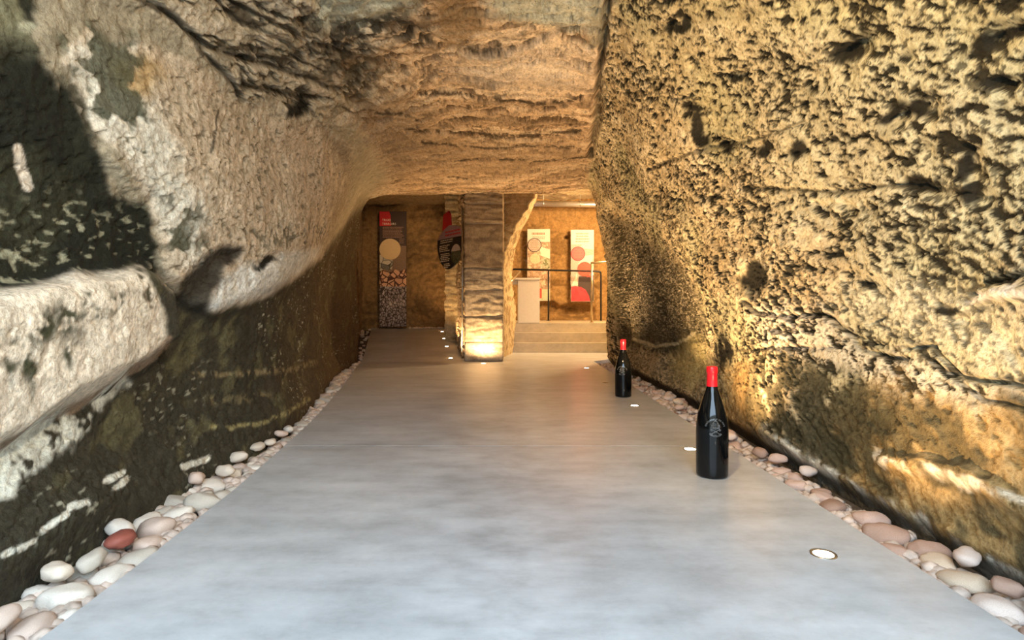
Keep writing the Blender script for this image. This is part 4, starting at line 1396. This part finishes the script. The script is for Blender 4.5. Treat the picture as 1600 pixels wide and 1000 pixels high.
SHAPES = [pebble_mesh(s_) for s_ in range(8)]
TONES = {-1: [('cream', (.66, .57, .47)), ('pinkish', (.60, .47, .39)), ('chalky white', (.70, .64, .56)), ('greyish', (.50, .45, .38))],
         1: [('rosy', (.56, .40, .33)), ('tan', (.60, .48, .36)), ('brown', (.38, .25, .19)), ('pale pink', (.66, .54, .47))]}
PEB = {}
for sd_, lst in TONES.items():
    for tn, c in lst:
        mt = pebble_mat('pebble_' + tn.replace(' ', '_'), [(0, tuple(q * .86 for q in c)), (1, tuple(min(1, q * 1.1) for q in c))])
        ms_ = []
        for q in SHAPES:
            w = q.copy(); w.materials.clear(); w.materials.append(mt)
            ms_.append(w)
        PEB[(sd_, tn)] = ms_
PX = SHAPES[2].copy(); PX.materials.clear(); PX.materials.append(M_PEBX)


def wall_x(side, Y, z):
    """inner face of the built rock at height z"""
    if Y > 8.25:
        return -2.25 - (Y - 8.3) * .2625 if side < 0 else 1.40
    i = int(np.argmin(np.abs(Yv - Y)))
    xs, zs = Xr[i], Zr[i]
    m = (np.degrees(th) < -60) if side < 0 else (np.degrees(th) > 60)
    k = np.where(m)[0][int(np.argmin(np.abs(zs[m] - z)))]
    return float(xs[k])


def floor_left(Y):
    L_ = LE[:-1] + LE2 + [(r[0], r[1]) for r in rp[1:]]
    return float(np.interp(Y, [a for a, b in L_], [b for a, b in L_]))


def ground_z(Y, side):
    return 0.0 if (side > 0 or Y < 8.25) else (Y - 8.25) * .0945


placed = []
PEBBLES = {-1: [], 1: []}
rp_ = random.Random(21)


def add_pebble(x, y, z, r, side, mesh=None, label=None):
    tone = rp_.choice(TONES[side])[0]
    me = mesh or rp_.choice(PEB[(side, tone)])
    o = bpy.data.objects.new('pebble', me)
    o.location = (x, y, z)
    o.scale = (r, r, r)
    o.rotation_euler = (rp_.uniform(-.25, .25), rp_.uniform(-.25, .25), rp_.uniform(0, 6.28))
    COL.objects.link(o)
    if label:
        tag(o, label, 'pebble')
    else:
        PEBBLES[side].append((y, x, tone, o, r))
    placed.append((x, y, z, r))
    return o


def strip(side, Y, r):
    a = floor_left(Y) if side < 0 else 1.19
    b = wall_x(side, Y, .06 if side > 0 else .10)
    return (b + r * .75, a - r * .70) if side < 0 else (a + r * .70, b - r * .5)


def free(x, y, z, r, k):
    return all((x - q[0]) ** 2 + (y - q[1]) ** 2 + (1.3 * (z - q[2])) ** 2 > (k * (r + q[3])) ** 2 for q in placed)


def scatter(side, Y0, Y1, tries, rmin, rmax, limit, layer=0, k=.90):
    n = 0
    for _ in range(tries):
        if n >= limit:
            break
        Y = math.exp(rp_.uniform(math.log(Y0), math.log(Y1)))
        r = rp_.uniform(rmin, rmax)
        if side > 0 and Y > 8.1:
            continue
        lo, hi = strip(side, Y, r)
        if layer:
            lo, hi = (lo, hi - r * .5) if side < 0 else (lo + r * .5, hi)
        if hi < lo:
            continue
        x = rp_.uniform(lo, hi)
        z = ground_z(Y, side) - .055 + r * .60 + (.060 if layer else 0)
        if free(x, Y, z, r, k):
            add_pebble(x, Y, z, r, side)
            n += 1
    return n


xr = on_floor(188, 845, .03)
add_pebble(xr.x, xr.y, .035, .055, -1, PX, 'red-brown pebble among pale ones at the foot of the left wall')
nl = scatter(-1, .95, 2.3, 1800, .048, .070, 40)
nl += scatter(-1, .95, 3.4, 2500, .036, .055, 44)
nl += scatter(-1, .95, 3.6, 900, .036, .052, 14, 1)
nl += scatter(-1, 2.4, 8.2, 4500, .036, .058, 64)
nl += scatter(-1, 8.2, 12.0, 900, .03, .045, 26)
nr = scatter(1, .95, 2.4, 1200, .048, .076, 24)
nr += scatter(1, .95, 8.1, 4000, .032, .054, 70)
nr += scatter(1, .95, 4.5, 900, .034, .048, 12, 1)
_u = ' first second third fourth fifth sixth seventh eighth ninth tenth eleventh twelfth thirteenth fourteenth fifteenth sixteenth seventeenth eighteenth nineteenth'.split(' ')
_t = {20: 'twent', 30: 'thirt', 40: 'fort', 50: 'fift', 60: 'sixt', 70: 'sevent', 80: 'eight', 90: 'ninet'}


def ordinal(n):
    if n < 20:
        return _u[n]
    q = n // 10 * 10
    return _t[q] + ('ieth' if n == q else 'y-' + _u[n - q])


ORD = [ordinal(i) for i in range(1, 100)]
for side, nm in ((-1, 'left'), (1, 'right')):
    rows_ = {}
    for y, x, tone, o, r in PEBBLES[side]:
        lo, hi = strip(side, y, r)
        f = (x - lo) / max(1e-4, hi - lo)
        f = f if side < 0 else 1 - f                     # 0 at the rock, 1 at the concrete
        k = 'beside the concrete' if f > .62 else ('against the rock' if f < .38 else 'mid-strip')
        rows_.setdefault(k, []).append((y, tone, o))
    for k, lst in rows_.items():
        lst = [q for q in sorted(lst, key=lambda q: q[0])]
        vis = [q for q in lst if q[0] > 1.34]
        for i, (y, tone, o) in enumerate(vis):
            tag(o, f'{tone} pebble {k} by {nm} wall, {ORD[i]} from the viewer', 'pebble', f'pebbles along the {nm} wall')
        for i, (y, tone, o) in enumerate([q for q in lst if q[0] <= 1.34]):
            tag(o, f'{tone} pebble {k} by {nm} wall, {ORD[i]} at bottom corner of view', 'pebble', f'pebbles along the {nm} wall')
# small stones filling the gaps, too small to pick apart
gm_ = bmesh.new()
tb = bmesh.new(); bmesh.ops.create_icosphere(tb, subdivisions=1, radius=1.0)
tv = [v.co.copy() for v in tb.verts]; tf = [[v.index for v in f.verts] for f in tb.faces]
tb.free()
for side in (-1, 1):
    for _ in range(900):
        Y = math.exp(rp_.uniform(math.log(.95), math.log(8.1)))
        r = rp_.uniform(.018, .032)
        lo, hi = strip(side, Y, r)
        x = rp_.uniform(lo, hi)
        z = -.055 + r * rp_.uniform(.5, 1.2)
        q = [gm_.verts.new((x + r * v.x * rp_.uniform(.85, 1.15), Y + r * v.y * rp_.uniform(.85, 1.15), z + r * .75 * v.z)) for v in tv]
        for f in tf:
            gm_.faces.new([q[i] for i in f])
gv = obj('small_gravel', gm_, plain('gravel_stone', (.50, .40, .33), .85, var=.35, scale=25), floor, True)
gv['kind'] = 'stuff'
# stones fringing the foot of the passage end wall
for i in range(20):
    X = -2.15 + i * .052
    r = rp_.uniform(.028, .045)
    o = bpy.data.objects.new('pebble', rp_.choice(PEB[(1, 'tan')]))
    o.location = (X, 11.93, .345 + r * .5)
    o.scale = (r, r, r)
    o.rotation_euler = (0, 0, rp_.uniform(0, 6))
    COL.objects.link(o)
    tag(o, f'small stone at the foot of the passage end wall, {ORD[i]} from the terroir panel', 'pebble', 'stones below the passage end wall')
print('pebbles', nl, nr)
